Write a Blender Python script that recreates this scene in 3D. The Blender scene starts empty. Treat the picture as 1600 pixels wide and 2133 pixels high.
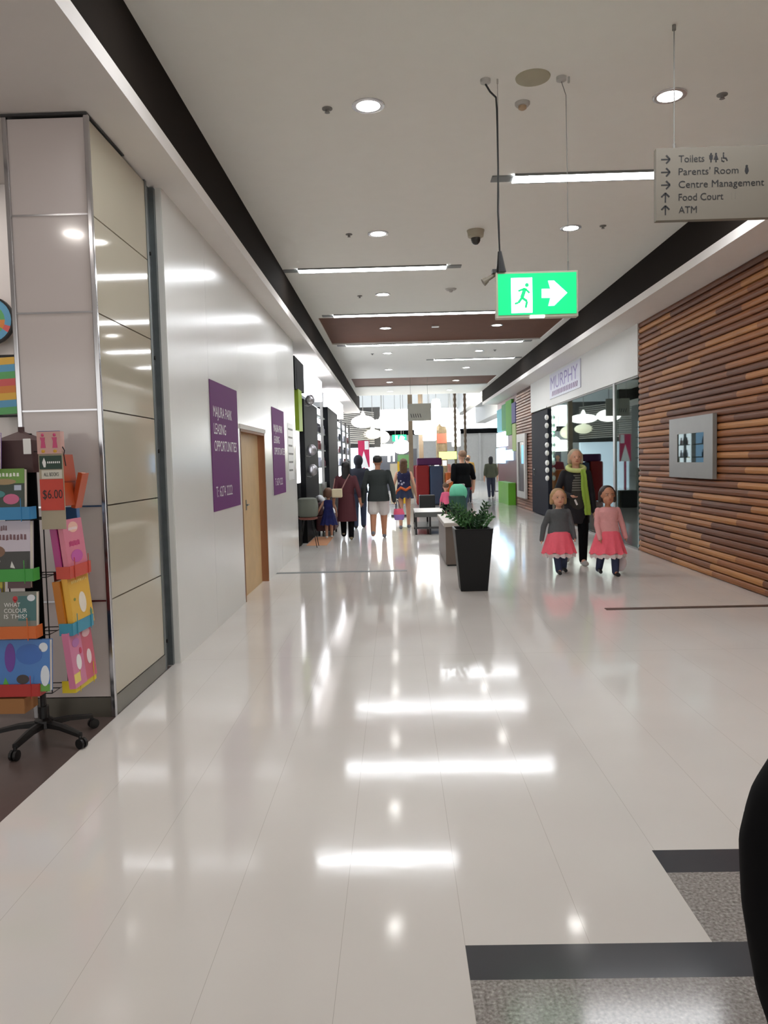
import bpy, bmesh, math, random
from mathutils import Vector, Matrix, Euler
random.seed(7)
PI = math.pi
SC = bpy.context.scene
COL = SC.collection
# ------------------------------------------------------------------ camera
F = Vector((-0.016924, 0.997742, -0.064993)); R = Vector((0.999586, 0.01537, -0.024338)); U = Vector((0.023285, 0.065378, 0.997589))
CAM = Vector((0, 0, 1.5))
cd = bpy.data.cameras.new('camera'); cam = bpy.data.objects.new('camera', cd); COL.objects.link(cam)
cd.sensor_fit = 'VERTICAL'; cd.sensor_height = 32.0; cd.lens = 32.0 * 1600 / 2133; cd.clip_end = 300; cd.clip_start = .05
m = Matrix((R, U, -F)).transposed().to_4x4(); m.translation = CAM; cam.matrix_world = m
SC.camera = cam
# ------------------------------------------------------------------ world and exposure
w = bpy.data.worlds.new('world'); SC.world = w; w.use_nodes = True
w.node_tree.nodes['Background'].inputs[0].default_value = (1.0, .98, .95, 1); w.node_tree.nodes['Background'].inputs[1].default_value = .72
SC.view_settings.view_transform = 'Standard'; SC.view_settings.look = 'None'; SC.view_settings.gamma = 1; SC.view_settings.use_curve_mapping = False
SC.view_settings.exposure = 0.97
SC.cycles.use_denoising = True
SC.cycles.max_bounces = 7; SC.cycles.diffuse_bounces = 4; SC.cycles.glossy_bounces = 4; SC.cycles.transmission_bounces = 6
SC.cycles.caustics_reflective = False; SC.cycles.caustics_refractive = False; SC.cycles.sample_clamp_indirect = 6
LS = 14.0      # linear lights
DS = 22.0      # downlights

# ------------------------------------------------------------------ materials
MATS = {}
def lin(c): return tuple(((x / 255) / 12.92 if x / 255 <= .04045 else ((x / 255 + .055) / 1.055) ** 2.4) for x in c) + (1,)
def mat(name, rgb, rough=.6, metal=0, coat=0, noise=.04, scale=6, emit=0, alpha=1, spec=.5, ecol=None):
    if name in MATS: return MATS[name]
    M = bpy.data.materials.new(name); M.use_nodes = True; nt = M.node_tree; b = nt.nodes['Principled BSDF']
    c = lin(rgb); b.inputs['Base Color'].default_value = c
    b.inputs['Roughness'].default_value = rough; b.inputs['Metallic'].default_value = metal
    b.inputs['Coat Weight'].default_value = coat; b.inputs['Coat Roughness'].default_value = .05; b.inputs['Specular IOR Level'].default_value = spec
    if noise and not emit:
        tc = nt.nodes.new('ShaderNodeTexCoord'); n = nt.nodes.new('ShaderNodeTexNoise'); n.inputs['Scale'].default_value = scale; n.inputs['Detail'].default_value = 4
        mx = nt.nodes.new('ShaderNodeMix'); mx.data_type = 'RGBA'
        mx.inputs[6].default_value = tuple(max(0, x * (1 - noise * 2)) for x in c[:3]) + (1,); mx.inputs[7].default_value = tuple(min(1, x * (1 + noise * 2)) for x in c[:3]) + (1,)
        nt.links.new(tc.outputs['Object'], n.inputs['Vector']); nt.links.new(n.outputs['Fac'], mx.inputs[0]); nt.links.new(mx.outputs[2], b.inputs['Base Color'])
    if emit:
        b.inputs['Emission Color'].default_value = lin(ecol or rgb); b.inputs['Emission Strength'].default_value = emit
    MATS[name] = M; return M
def nodes(M): return M.node_tree, M.node_tree.nodes['Principled BSDF']
def rgb(c): return lin(c)

WHITEP = mat('white paint', (226, 223, 216), .55, noise=.01)
CEIL = mat('ceiling paint', (243, 242, 235), .7, noise=.01)
SOFF = mat('soffit paint', (232, 227, 222), .7, noise=.01)
HOARD = mat('hoarding panel', (232, 232, 228), .22, noise=.015, scale=1.5)
BLACKF = mat('dark fascia', (38, 33, 29), .85, noise=.03, spec=.05)
TILEW = mat('pillar panel', (196, 188, 168), .06, noise=.02, scale=1.2, coat=.4)
TILELIT = mat('pillar panel shop lit', (212, 202, 198), .12, noise=.02, scale=1.2, coat=.3)  # pinkish, lighter tone puts the shop light into the front colour
CHROME = mat('chrome', (205, 205, 208), .15, 1, noise=0)
STEEL = mat('galvanised steel', (128, 134, 136), .38, .85, noise=.12, scale=9)
PLINTH = mat('steel plinth', (122, 118, 108), .3, .75, noise=.06)
JOINT = mat('joint grey', (150, 148, 142), .6, noise=0)
PURPLE = mat('purple vinyl', (112, 50, 116), .6, noise=.02, spec=.2)
PLY = mat('plywood', (214, 182, 134), .5, noise=.07, scale=5)
PLYD = mat('plywood edge', (140, 92, 58), .5, noise=.07, scale=5)
BLK = mat('black plastic', (22, 22, 23), .45, noise=.02)
BLKM = mat('black satin panel', (18, 19, 21), .6, noise=.02, spec=.08)
DGREY = mat('dark grey', (60, 60, 60), .5, noise=.03)
MGREY = mat('mid grey', (130, 128, 124), .5, noise=.03)
LGREY = mat('light grey', (190, 188, 182), .5, noise=.03)
WHT = mat('white', (240, 240, 238), .4, noise=.01)
NAVY = mat('charcoal door', (34, 36, 45), .7, noise=.03, spec=.1)
SHOPF = mat('shop floor', (92, 78, 74), .3, noise=.06, scale=20)
BROWNP = mat('timber look ceiling panel', (112, 76, 60), .65, noise=.06, scale=3, spec=.15)
GLOW = mat('lamp diffuser', (255, 253, 248), emit=LS, ecol=(248, 251, 255))
GLOWD = mat('downlight lens', (255, 253, 248), emit=DS)
LITSIGN = mat('lit sign white', (250, 250, 255), emit=1.6)
PEND = mat('pendant shade', (255, 252, 246), emit=5)
SKYL = mat('skylight glazing', (214, 228, 246), emit=.75)
SIGNG = mat('sign taupe', (116, 109, 97), .5, noise=.01)
SKIN = mat('skin', (218, 166, 138), .5, noise=.03)
SKIN2 = mat('tan skin', (190, 134, 104), .5, noise=.03)
GLASS = None
def glass():
    M = bpy.data.materials.new('shop glass'); M.use_nodes = True; nt = M.node_tree; nt.nodes.clear()
    o = nt.nodes.new('ShaderNodeOutputMaterial'); t = nt.nodes.new('ShaderNodeBsdfTransparent'); g = nt.nodes.new('ShaderNodeBsdfGlossy'); mx = nt.nodes.new('ShaderNodeMixShader'); fr = nt.nodes.new('ShaderNodeFresnel')
    t.inputs[0].default_value = (.78, .86, .83, 1); g.inputs['Roughness'].default_value = .02; g.inputs[0].default_value = (.78, .90, .86, 1); fr.inputs[0].default_value = 1.45
    nt.links.new(fr.outputs[0], mx.inputs[0]); nt.links.new(t.outputs[0], mx.inputs[1]); nt.links.new(g.outputs[0], mx.inputs[2]); nt.links.new(mx.outputs[0], o.inputs[0]); return M
GLASS = glass()
def math_node(nt, op, a=None, b=None):
    n = nt.nodes.new('ShaderNodeMath'); n.operation = op
    for i, x in enumerate((a, b)):
        if x is None: continue
        if isinstance(x, (int, float)): n.inputs[i].default_value = x
        else: nt.links.new(x, n.inputs[i])
    return n.outputs[0]
def ramp(nt, fac, stops):
    r = nt.nodes.new('ShaderNodeValToRGB'); e = r.color_ramp.elements
    while len(e) < len(stops): e.new(.5)
    for k, (p, c) in enumerate(stops): e[k].position = p; e[k].color = rgb(c)
    nt.links.new(fac, r.inputs[0]); return r.outputs[0]
def floor_mat():
    M = mat('polished cream floor tile', (214, 206, 199), .1, noise=0); nt, b = nodes(M)
    g = nt.nodes.new('ShaderNodeNewGeometry'); sp = nt.nodes.new('ShaderNodeSeparateXYZ'); nt.links.new(g.outputs['Position'], sp.inputs[0])
    def line(ax, off, pitch, wd):
        a = math_node(nt, 'ADD', sp.outputs[ax], 100 * pitch - off); a = math_node(nt, 'MODULO', a, pitch)
        a = math_node(nt, 'SUBTRACT', a, pitch / 2); a = math_node(nt, 'ABSOLUTE', a); return math_node(nt, 'GREATER_THAN', a, pitch / 2 - wd)
    l = math_node(nt, 'MAXIMUM', line(0, .18, .385, .0008), line(1, 5.87, 11.0, .0015))
    n = nt.nodes.new('ShaderNodeTexNoise'); n.inputs['Scale'].default_value = 1.2; nt.links.new(g.outputs['Position'], n.inputs['Vector'])
    base = ramp(nt, n.outputs['Fac'], [(.3, (226, 220, 214)), (.7, (233, 228, 222))])
    mx = nt.nodes.new('ShaderNodeMix'); mx.data_type = 'RGBA'; nt.links.new(l, mx.inputs[0]); nt.links.new(base, mx.inputs[6]); mx.inputs[7].default_value = rgb((196, 189, 181))
    nt.links.new(mx.outputs[2], b.inputs['Base Color'])
    n2 = nt.nodes.new('ShaderNodeTexNoise'); n2.inputs['Scale'].default_value = 3; n2.inputs['Detail'].default_value = 3; nt.links.new(g.outputs['Position'], n2.inputs['Vector'])
    rr = math_node(nt, 'ADD', math_node(nt, 'MULTIPLY', n2.outputs['Fac'], .05), .062); nt.links.new(rr, b.inputs['Roughness'])
    bp = nt.nodes.new('ShaderNodeBump'); bp.inputs['Strength'].default_value = .006; bp.inputs['Distance'].default_value = .05; n3 = nt.nodes.new('ShaderNodeTexNoise'); n3.inputs['Scale'].default_value = 7
    nt.links.new(g.outputs['Position'], n3.inputs['Vector']); nt.links.new(n3.outputs['Fac'], bp.inputs['Height']); nt.links.new(bp.outputs[0], b.inputs['Normal'])
    return M
FLOOR = floor_mat()
def speck_mat():
    M = mat('grey terrazzo', (150, 144, 138), .12, noise=0); nt, b = nodes(M)
    g = nt.nodes.new('ShaderNodeNewGeometry'); v = nt.nodes.new('ShaderNodeTexNoise'); v.inputs['Scale'].default_value = 95; v.inputs['Detail'].default_value = 3; nt.links.new(g.outputs['Position'], v.inputs['Vector'])
    nt.links.new(ramp(nt, v.outputs['Fac'], [(.3, (120, 115, 111)), (.5, (158, 152, 148)), (.62, (174, 169, 164)), (.75, (206, 202, 198))]), b.inputs['Base Color']); return M
SPECK = speck_mat()
BAND = mat('charcoal floor tile', (70, 72, 77), .14, noise=.04)
def slat_mat(name, pitch, cols):
    M = mat(name, cols[1], .5, noise=0, spec=.3); nt, b = nodes(M)
    g = nt.nodes.new('ShaderNodeNewGeometry'); sp = nt.nodes.new('ShaderNodeSeparateXYZ'); nt.links.new(g.outputs['Position'], sp.inputs[0])
    row = math_node(nt, 'FLOOR', math_node(nt, 'DIVIDE', sp.outputs[2], pitch))
    wn = nt.nodes.new('ShaderNodeTexWhiteNoise'); wn.noise_dimensions = '1D'; nt.links.new(row, wn.inputs['W'])
    y = math_node(nt, 'FLOOR', math_node(nt, 'ADD', math_node(nt, 'DIVIDE', sp.outputs[1], 1.35), math_node(nt, 'MULTIPLY', wn.outputs['Value'], 7)))
    cb = nt.nodes.new('ShaderNodeCombineXYZ'); nt.links.new(row, cb.inputs[0]); nt.links.new(y, cb.inputs[1])
    w2 = nt.nodes.new('ShaderNodeTexWhiteNoise'); w2.noise_dimensions = '3D'; nt.links.new(cb.outputs[0], w2.inputs['Vector'])
    n = nt.nodes.new('ShaderNodeTexNoise'); n.inputs['Scale'].default_value = 1; n.inputs['Detail'].default_value = 5
    vm = nt.nodes.new('ShaderNodeVectorMath'); vm.operation = 'MULTIPLY'; vm.inputs[1].default_value = (60, 2.0, 90); nt.links.new(g.outputs['Position'], vm.inputs[0]); nt.links.new(vm.outputs[0], n.inputs['Vector'])
    f = math_node(nt, 'ADD', math_node(nt, 'MULTIPLY', w2.outputs['Value'], .75), math_node(nt, 'MULTIPLY', n.outputs['Fac'], .3))
    nt.links.new(ramp(nt, f, [(.1, cols[0]), (.5, cols[1]), (.72, cols[2]), (1, cols[3])]), b.inputs['Base Color']); return M
SLATM = slat_mat('hardwood slats', .0847, [(92, 50, 25), (124, 73, 38), (148, 92, 48), (196, 138, 78)])
SLATB = slat_mat('reddish slats', .085, [(112, 74, 56), (140, 98, 78), (160, 114, 92), (182, 138, 112)])

# ------------------------------------------------------------------ geometry collector
class B:
    def __init__(s): s.v = []; s.f = []; s.mi = []; s.cur = 0
    def add(s, vs, fs):
        o = len(s.v); s.v += [Vector(x) for x in vs]; s.f += [[o + i for i in f] for f in fs]; s.mi += [s.cur] * len(fs); return s
    def box(s, x0, x1, y0, y1, z0, z1):
        if x0 > x1: x0, x1 = x1, x0
        if y0 > y1: y0, y1 = y1, y0
        if z0 > z1: z0, z1 = z1, z0
        return s.add([(x0, y0, z0), (x1, y0, z0), (x1, y1, z0), (x0, y1, z0), (x0, y0, z1), (x1, y0, z1), (x1, y1, z1), (x0, y1, z1)],
                     [(0, 3, 2, 1), (4, 5, 6, 7), (0, 1, 5, 4), (1, 2, 6, 5), (2, 3, 7, 6), (3, 0, 4, 7)])
    def obox(s, c, ax, ay, az, hx, hy, hz):
        c = Vector(c); vs = []
        for k in (-1, 1):
            for i, j in ((-1, -1), (1, -1), (1, 1), (-1, 1)): vs.append(c + ax * hx * i + ay * hy * j + az * hz * k)
        return s.add(vs, [(0, 3, 2, 1), (4, 5, 6, 7), (0, 1, 5, 4), (1, 2, 6, 5), (2, 3, 7, 6), (3, 0, 4, 7)])
    def quad(s, *p): return s.add(p, [tuple(range(len(p)))])
    def rings(s, rs, cap=True):
        n = len(rs[0]); vs = [p for r in rs for p in r]; fs = []
        for k in range(len(rs) - 1):
            for i in range(n): fs.append((k * n + i, k * n + (i + 1) % n, (k + 1) * n + (i + 1) % n, (k + 1) * n + i))
        if cap: fs.append(tuple(reversed(range(n)))); fs.append(tuple((len(rs) - 1) * n + i for i in range(n)))
        return s.add(vs, fs)
    def lathe(s, c, prof, n=20, sx=1, sy=1, cap=True):
        c = Vector(c); return s.rings([[c + Vector((r * sx * math.cos(2 * PI * i / n), r * sy * math.sin(2 * PI * i / n), z)) for i in range(n)] for r, z in prof], cap)
    def frame(s, d):
        d = d.normalized(); a = d.cross(Vector((0, 0, 1)) if abs(d.z) < .95 else Vector((1, 0, 0))).normalized(); return a, d.cross(a)
    def cap(s, a, b, ra, rb, n=10):
        a = Vector(a); b = Vector(b); d = b - a
        if d.length < 1e-6: d = Vector((0, 0, 1e-4))
        u = d.normalized(); p, q = s.frame(d); rs = []
        for k in range(1, 5): t = k / 4 * PI / 2; rs.append((a - u * ra * math.cos(t), ra * math.sin(t)))
        for k in range(0, 4): t = k / 4 * PI / 2; rs.append((b + u * rb * math.sin(t), rb * math.cos(t)))
        return s.rings([[c + (p * math.cos(2 * PI * i / n) + q * math.sin(2 * PI * i / n)) * r for i in range(n)] for c, r in rs])
    def cyl(s, a, b, r, r2=None, n=12):
        a = Vector(a); b = Vector(b); p, q = s.frame(b - a); r2 = r if r2 is None else r2
        return s.rings([[c + (p * math.cos(2 * PI * i / n) + q * math.sin(2 * PI * i / n)) * rr for i in range(n)] for c, rr in ((a, r), (b, r2))])
    def tube(s, pts, r, n=8):
        pts = [Vector(p) for p in pts]; rs = []
        for k, p in enumerate(pts):
            d = (pts[min(k + 1, len(pts) - 1)] - pts[max(k - 1, 0)]); a, q = s.frame(d)
            if rs and a.dot(pa) < 0: a, q = -a, -q
            pa = a; rs.append([p + (a * math.cos(2 * PI * i / n) + q * math.sin(2 * PI * i / n)) * r for i in range(n)])
        return s.rings(rs)
    def ell(s, c, rx, ry, rz, n=14, m=9, rot=None):
        c = Vector(c); rs = []
        for k in range(1, m):
            t = PI * k / m; ring = []
            for i in range(n):
                v = Vector((rx * math.sin(t) * math.cos(2 * PI * i / n), ry * math.sin(t) * math.sin(2 * PI * i / n), -rz * math.cos(t)))
                if rot: v = rot @ v
                ring.append(c + v)
            rs.append(ring)
        return s.rings(rs)
    def loft(s, secs, n=18):   # (cx,cy,z,rx,ry)
        return s.rings([[Vector((cx + rx * math.cos(2 * PI * i / n), cy + ry * math.sin(2 * PI * i / n), z)) for i in range(n)] for cx, cy, z, rx, ry in secs])
    def prism(s, pts, d):      # polygon pts extruded by d
        pts = [Vector(p) for p in pts]; d = Vector(d); n = len(pts)
        return s.add(pts + [p + d for p in pts], [tuple(reversed(range(n))), tuple(range(n, 2 * n))] + [(i, (i + 1) % n, n + (i + 1) % n, n + i) for i in range(n)])
def wloc(o):
    p = Vector((0, 0, 0))
    while o: p += o.location; o = o.parent
    return p
def obj(name, b, mats, parent=None, smooth=False, local=False, bevel=0, remesh=0, sm=0):
    me = bpy.data.meshes.new(name)
    if not isinstance(mats, (list, tuple)): mats = [mats]
    vs = b.v
    if parent and not local: o0 = wloc(parent); vs = [v - o0 for v in vs]
    if not parent:
        xs = [v.x for v in vs]; ys = [v.y for v in vs]; zs = [v.z for v in vs]
        o0 = Vector(((min(xs) + max(xs)) / 2, (min(ys) + max(ys)) / 2, min(zs))); vs = [v - o0 for v in vs]
    me.from_pydata([tuple(v) for v in vs], [], b.f)
    for M in mats: me.materials.append(M)
    me.polygons.foreach_set('material_index', b.mi)
    o = bpy.data.objects.new(name, me); COL.objects.link(o)
    if remesh or bevel:
        if bevel:
            md = o.modifiers.new('b', 'BEVEL'); md.width = bevel; md.segments = 2; md.limit_method = 'ANGLE'
        if remesh:
            bm = bmesh.new(); bm.from_mesh(me); bmesh.ops.recalc_face_normals(bm, faces=bm.faces); bm.to_mesh(me); bm.free()
            md = o.modifiers.new('r', 'REMESH'); md.mode = 'VOXEL'; md.voxel_size = remesh
            if sm:
                md = o.modifiers.new('s', 'SMOOTH'); md.iterations = sm; md.factor = .5
        dg = bpy.context.evaluated_depsgraph_get(); dg.update()
        me2 = bpy.data.meshes.new_from_object(o.evaluated_get(dg)); o.modifiers.clear(); o.data = me2; bpy.data.meshes.remove(me); me = me2; me.name = name
    bm = bmesh.new(); bm.from_mesh(me)
    if not remesh: bmesh.ops.recalc_face_normals(bm, faces=bm.faces)
    bm.to_mesh(me); bm.free()
    if smooth or remesh:
        for p in me.polygons: p.use_smooth = True
        if smooth and not remesh:
            try: me.set_sharp_from_angle(angle=math.radians(42))
            except Exception: pass
    if parent: o.parent = parent
    else: o.location = o0
    return o
def tag(o, label, cat=None, group=None, kind=None):
    if label: o['label'] = label
    if cat: o['category'] = cat
    if group: o['group'] = group
    if kind: o['kind'] = kind
    return o
def thing(name, label, cat, loc=(0, 0, 0), rz=0, group=None):
    o = bpy.data.objects.new(name, None); COL.objects.link(o); o.location = loc; o.rotation_euler = (0, 0, rz); o.empty_display_size = .1
    return tag(o, label, cat, group)
def struct(name, b, mats, label=None, **k):
    o = obj(name, b, mats, **k); o['kind'] = 'structure'
    if label: o['label'] = label; o['category'] = name.split('_')[0]
    return o
def text(s, origin, xdir, up, height, M, parent=None, name='lettering', width=None, depth=.002, align='l', local=False):
    cu = bpy.data.curves.new('t', 'FONT'); cu.body = s; cu.size = 1; cu.resolution_u = 3; t = bpy.data.objects.new('t', cu); COL.objects.link(t)
    dg = bpy.context.evaluated_depsgraph_get(); dg.update(); me = bpy.data.meshes.new_from_object(t.evaluated_get(dg)); bpy.data.objects.remove(t); bpy.data.curves.remove(cu)
    xs = [v.co.x for v in me.vertices]; x0, x1 = min(xs), max(xs); k = height / .7; kx = k if width is None else width / (x1 - x0)
    xdir = Vector(xdir).normalized(); up = Vector(up).normalized(); nrm = xdir.cross(up); b = B()
    off = {'l': 0, 'c': -(x1 - x0) / 2 * kx}[align]
    P = [Vector(origin) + xdir * ((v.co.x - x0) * kx + off) + up * v.co.y * k for v in me.vertices]
    fs = [tuple(p.vertices) for p in me.polygons]; b.add([p + nrm * depth for p in P], fs); bpy.data.meshes.remove(me)
    return obj(name, b, M, parent, local=local)
X3, Y3, Z3 = Vector((1, 0, 0)), Vector((0, 1, 0)), Vector((0, 0, 1))
ORD = ['first', 'second', 'third', 'fourth', 'fifth', 'sixth', 'seventh', 'eighth', 'ninth', 'tenth', 'eleventh', 'twelfth']
# ================================================================== STRUCTURE
ZC, ZS = 4.08, 3.55
XL, XLF, XRF, XR = -1.72, -1.445, 3.31, 3.83
YB = -6.0; YE = 30.0
b = B()
b.box(XL - .01, XR + .1, 2.85, YE + 32, -.1, 0)                       # cream main
b.box(XL - .01, .18, YB, 2.85, -.1, 0)
b.box(.18, .94, 2.29, 2.85, -.1, 0)
b.cur = 1; b.box(.18, XR + .1, 2.13, 2.29, -.1, 0); b.box(.94, XR + .1, 2.69, 2.85, -.1, 0)
b.cur = 2; b.box(.18, XR + .1, YB, 2.13, -.1, 0); b.box(.94, XR + .1, 2.29, 2.69, -.1, 0)
b.cur = 3; b.box(-9, XL - .01, YB, 5.7, -.1, 0)
b.cur = 0; b.box(-9, XL - .01, 5.7, 13.2, -.1, 0); b.box(-14, XL - .01, 13.2, 62, -.1, 0); b.box(XR + .1, 16, YB, 62, -.1, 0)
struct('floor', b, [FLOOR, BAND, SPECK, SHOPF], 'glossy cream tiled mall floor with charcoal and speckled stepped border')
b = B(); b.box(-1.68, .12, 10.46, 10.57, .0, .004); struct('trim_1', b, STEEL, 'thin steel expansion strip across floor in line with hoarding door end')
b = B(); b.box(2.03, 3.80, 7.47, 7.56, .0, .004); struct('trim_2', b, mat('dark strip', (88, 70, 62), .4), 'dark metal expansion strip in floor beside the timber slat wall')

# ceiling: main slab with two timber-look panels
b = B()
b.box(XLF, XRF, YB, 13.85, ZC, ZC + .1); b.box(XLF, XRF, 16.95, 23.9, ZC, ZC + .1); b.box(XLF, XRF, 26.6, YE, ZC, ZC + .1)
for a, c in ((13.85, 16.95), (23.9, 26.6)):
    b.box(XLF, -1.33, a, c, ZC, ZC + .1); b.box(3.2, XRF, a, c, ZC, ZC + .1)
struct('ceiling', b, CEIL, 'flat pale grey main ceiling of the corridor')
for k, (a, c) in enumerate(((13.85, 16.95), (23.9, 26.6))):
    b = B(); b.box(-1.33, 3.2, a, c, ZC + .03, ZC + .1); b.cur = 1
    struct('trim_%d' % (k + 3), b, [BROWNP, CEIL], ('nearer', 'farther')[k] + ' brown timber-look panel set across the corridor ceiling')
# side bulkheads: pale lip, dark upstand
for nm, x, s, tn in (('left', XLF, -1, 5), ('right', XRF, 1, 6)):
    b = B(); y1 = 32.0 if s < 0 else 29.2
    b.box(x, x + s * .06, YB, y1, ZS + .02, ZS + .10)
    b.box(x, x + s * (6.5 if s < 0 else .62), YB, y1, ZS - .0, ZS + .02) if s > 0 else b.box(x, XL - .35, 5.7, y1, ZS, ZS + .02)
    if s < 0: b.box(x, -9, YB, 5.7, ZS, ZS + .02)
    struct('trim_%d' % tn, b, SOFF, 'pale plaster soffit and lip along the %s side of the corridor' % nm)
    b = B(); b.box(x, x + s * .05, YB, y1, ZS + .10, ZC + .12)
    struct('trim_%d' % (tn + 2), b, BLACKF, 'dark brown band running along the %s edge of the ceiling' % nm)
# shop track line on near soffit
b = B(); b.box(-2.60, -2.56, 1.0, 4.5, ZS - .012, ZS); tag(obj('ceiling_track', b, BLK), 'thin black track line on the shop ceiling meeting the tiled pillar', 'track')

# tiled pillar
b = B(); ys0, ys1, xl = 4.54, 5.56, -2.215
b.box(xl + .02, XL - .04, ys0 + .03, ys1, 0, ZS - .02); b.cur = 1
lv = [.12, .71, 1.28, 1.85, 2.42, 2.98, 3.53]
for k in range(6): b.box(xl, XL - .02, ys0, ys0 + .03, lv[k] + .005, lv[k + 1] - .005)
b.cur = 2
for k in range(6): b.box(XL - .05, XL - .02, ys0 + .015, ys1, lv[k] + .004, lv[k + 1] - .004)
pil = struct('pillar', b, [JOINT, TILELIT, TILEW], 'tall square pillar clad in glossy cream panels behind the book spinner')
b = B()
for k in range(1, 6): b.box(xl, XL - .02, ys0 - .004, ys0 + .01, lv[k] - .005, lv[k] + .005)
obj('joint_strip', b, CHROME, pil)
b = B()
for x in (xl, XL - .02): b.box(x - .014, x + .014, ys0 - .012, ys0 + .016, .0, ZS - .012)
obj('corner_strip', b, CHROME, pil, bevel=.004)
b = B(); b.box(xl, XL - .015, ys0 - .003, ys1, 0, .12); obj('plinth', b, PLINTH, pil)
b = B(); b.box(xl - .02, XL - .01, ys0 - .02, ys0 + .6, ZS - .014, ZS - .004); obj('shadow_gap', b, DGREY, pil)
# galvanised post
b = B(); b.box(XL - .05, XL - .015, 5.56, 5.60, 0, 3.54); b.box(XL - .05, XL - .04, 5.60, 5.72, 0, 3.54); b.box(XL - .05, XL - .005, 5.72, 5.76, 0, 3.54)
po = tag(obj('steel_post', b, STEEL), 'full height galvanised steel channel between tiled pillar and white hoarding', 'post')
for z in (3.05, 2.3, 1.62, .2):
    b = B(); b.cyl((XL - .04, 5.66, z), (XL - .022, 5.66, z), .014, n=8); obj('bolt', b, BLK, po)

# white hoarding with door
b = B(); YH0, YH1 = 5.76, 12.9; XH = -1.68; D0, D1, DZ = 8.33, 9.86, 1.90
def wallseg(y0, y1, z0, z1): b.box(XH - .08, XH, y0, y1, z0, z1)
cuts = [5.76, 7.0, 8.33]
for a, c in zip(cuts, cuts[1:]): wallseg(a + .002, c - .002, .0, 3.55)
wallseg(D0, D1, DZ + .05, 3.55); wallseg(D1, 11.1, 0, 3.55); wallseg(11.105, YH1, 0, 3.55)
b.box(XH - .08, XH - .006, 5.76, 8.33, 0, 3.55); b.box(XH - 3.5, XH, YH1 - .02, YH1 + .08, 0, 3.55)
struct('wall_left', b, HOARD, 'long white shopfront hoarding along the left side with purple posters')
dr = thing('door_1', 'light plywood door set in the white hoarding', 'door', (XH, (D0 + D1) / 2, 0)); dr['kind'] = 'structure'
b = B(); b.box(XH - .11, XH - .07, D0, D1 - .1, 0, DZ - .03); obj('door_leaf', b, PLY, dr)
b = B(); b.box(XH - .11, XH + .005, D1 - .04, D1, 0, DZ); b.box(XH - .11, XH + .005, D0, D0 + .02, 0, DZ); b.box(XH - .11, XH + .005, D0, D1, DZ - .03, DZ); obj('door_frame', b, PLYD, dr)
b = B(); b.box(XH, XH + .012, D0 - .04, D1 + .05, DZ, DZ + .05); obj('head_trim', b, WHITEP, dr)
b = B(); b.box(XH - .07, XH - .065, 8.86, 8.90, .98, 1.10); b.cap((XH - .055, 8.88, 1.04), (XH - .055, 8.97, 1.04), .008, .008); b.cyl((XH - .07, 8.88, 1.04), (XH - .05, 8.88, 1.04), .01); obj('handle', b, STEEL, dr)
PW = mat('poster white', (238, 228, 238), .4, noise=0)
for (y0, y1, lab) in ((7.0, 8.2, 'nearer purple leasing poster on the hoarding, left of the plywood door'), (10.5, 11.62, 'farther purple leasing poster on the hoarding, beyond the plywood door')):
    t = thing('poster', lab, 'poster', (XH + .002, (y0 + y1) / 2, 1.08), group='purple leasing posters')
    b = B(); b.box(XH + .002, XH + .007, y0, y1, 1.08, 2.29); obj('panel', b, PURPLE, t)
    for s, z, wd in (('MAJURA PARK', 1.96, .80), ('LEASING', 1.80, .50), ('OPPORTUNITIES', 1.64, .98), ('T: 6274 2222', 1.21, .70)):
        text(s, (XH + .007, y0 + .1, z), Y3, Z3, .10, PW, t, width=wd)
b = B(); b.box(XH + .002, XH + .004, 12.0, 12.65, 1.25, 2.15); b.cur = 1
for k in range(6): b.box(XH + .004, XH + .005, 12.06, 12.6 - .05 * (k % 3), 2.04 - k * .13, 2.07 - k * .13)
tag(obj('notice', b, [WHT, MGREY]), 'white printed notice on the far end of the hoarding past the posters', 'notice')
# ------------------------------------------------------------------ right side
b = B(); b.box(XR + .02, XR + .12, 1.0, 12.15, 0, ZS); b.cur = 1
pitch = .0847
for k in range(42):
    z = k * pitch; y0, y1 = 1.0, 12.15
    if z + pitch > 3.56: break
    p = [(XR + .02, z + .002), (XR - .006, z + .008), (XR - .015, z + .022), (XR - .018, z + .042), (XR - .012, z + .064), (XR - .002, z + .077), (XR + .02, z + .081)]
    b.prism([(x, y0, zz) for x, zz in p], (0, y1 - y0, 0))
struct('wall_right', b, [mat('slat backing brown', (84, 54, 36), .8), SLATM], 'wall of horizontal hardwood slats on the right')
b = B(); b.box(XR, XR + .1, YB, 1.0, 0, ZS); struct('wall_back', b, WHITEP, 'plain white wall beside the camera')
# display box
t = thing('display_cabinet', 'square grey metal framed display window on the timber slat wall', 'display', (XR - .03, 9.92, 1.2))
b = B(); xo, xi = XR - .07, XR - .02; Y0, Y1, Z0, Z1 = 9.2, 10.65, 1.2, 1.98; y0, y1, z0, z1 = 9.47, 10.35, 1.40, 1.77
for q in ((Y0, Y1, Z0, z0), (Y0, Y1, z1, Z1), (Y0, y0, z0, z1), (y1, Y1, z0, z1)): b.box(xo, xi, *q)
obj('frame', b, mat('cabinet grey', (140, 139, 134), .4, .2), t)
b = B(); b.box(XR - .024, XR - .02, y0, y1, z0, z1); b.cur = 1; b.box(XR - .03, XR - .024, y0 + .2, y1 - .2, z0 + .08, z1 - .1); b.cur = 2; b.ell((XR - .04, 10.0, 1.45), .02, .07, .04)
obj('display', b, [mat('display backing glow', (80, 100, 110), .3, emit=.35), mat('display card glow', (190, 206, 210), .4, emit=.6), mat('gold item', (180, 160, 80), .4)], t)  # glow in backing and card stands in for the cabinet's inside light
b = B(); b.box(xo + .01, xo + .015, y0, y1, z0, z1); obj('pane', b, GLASS, t)
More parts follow.
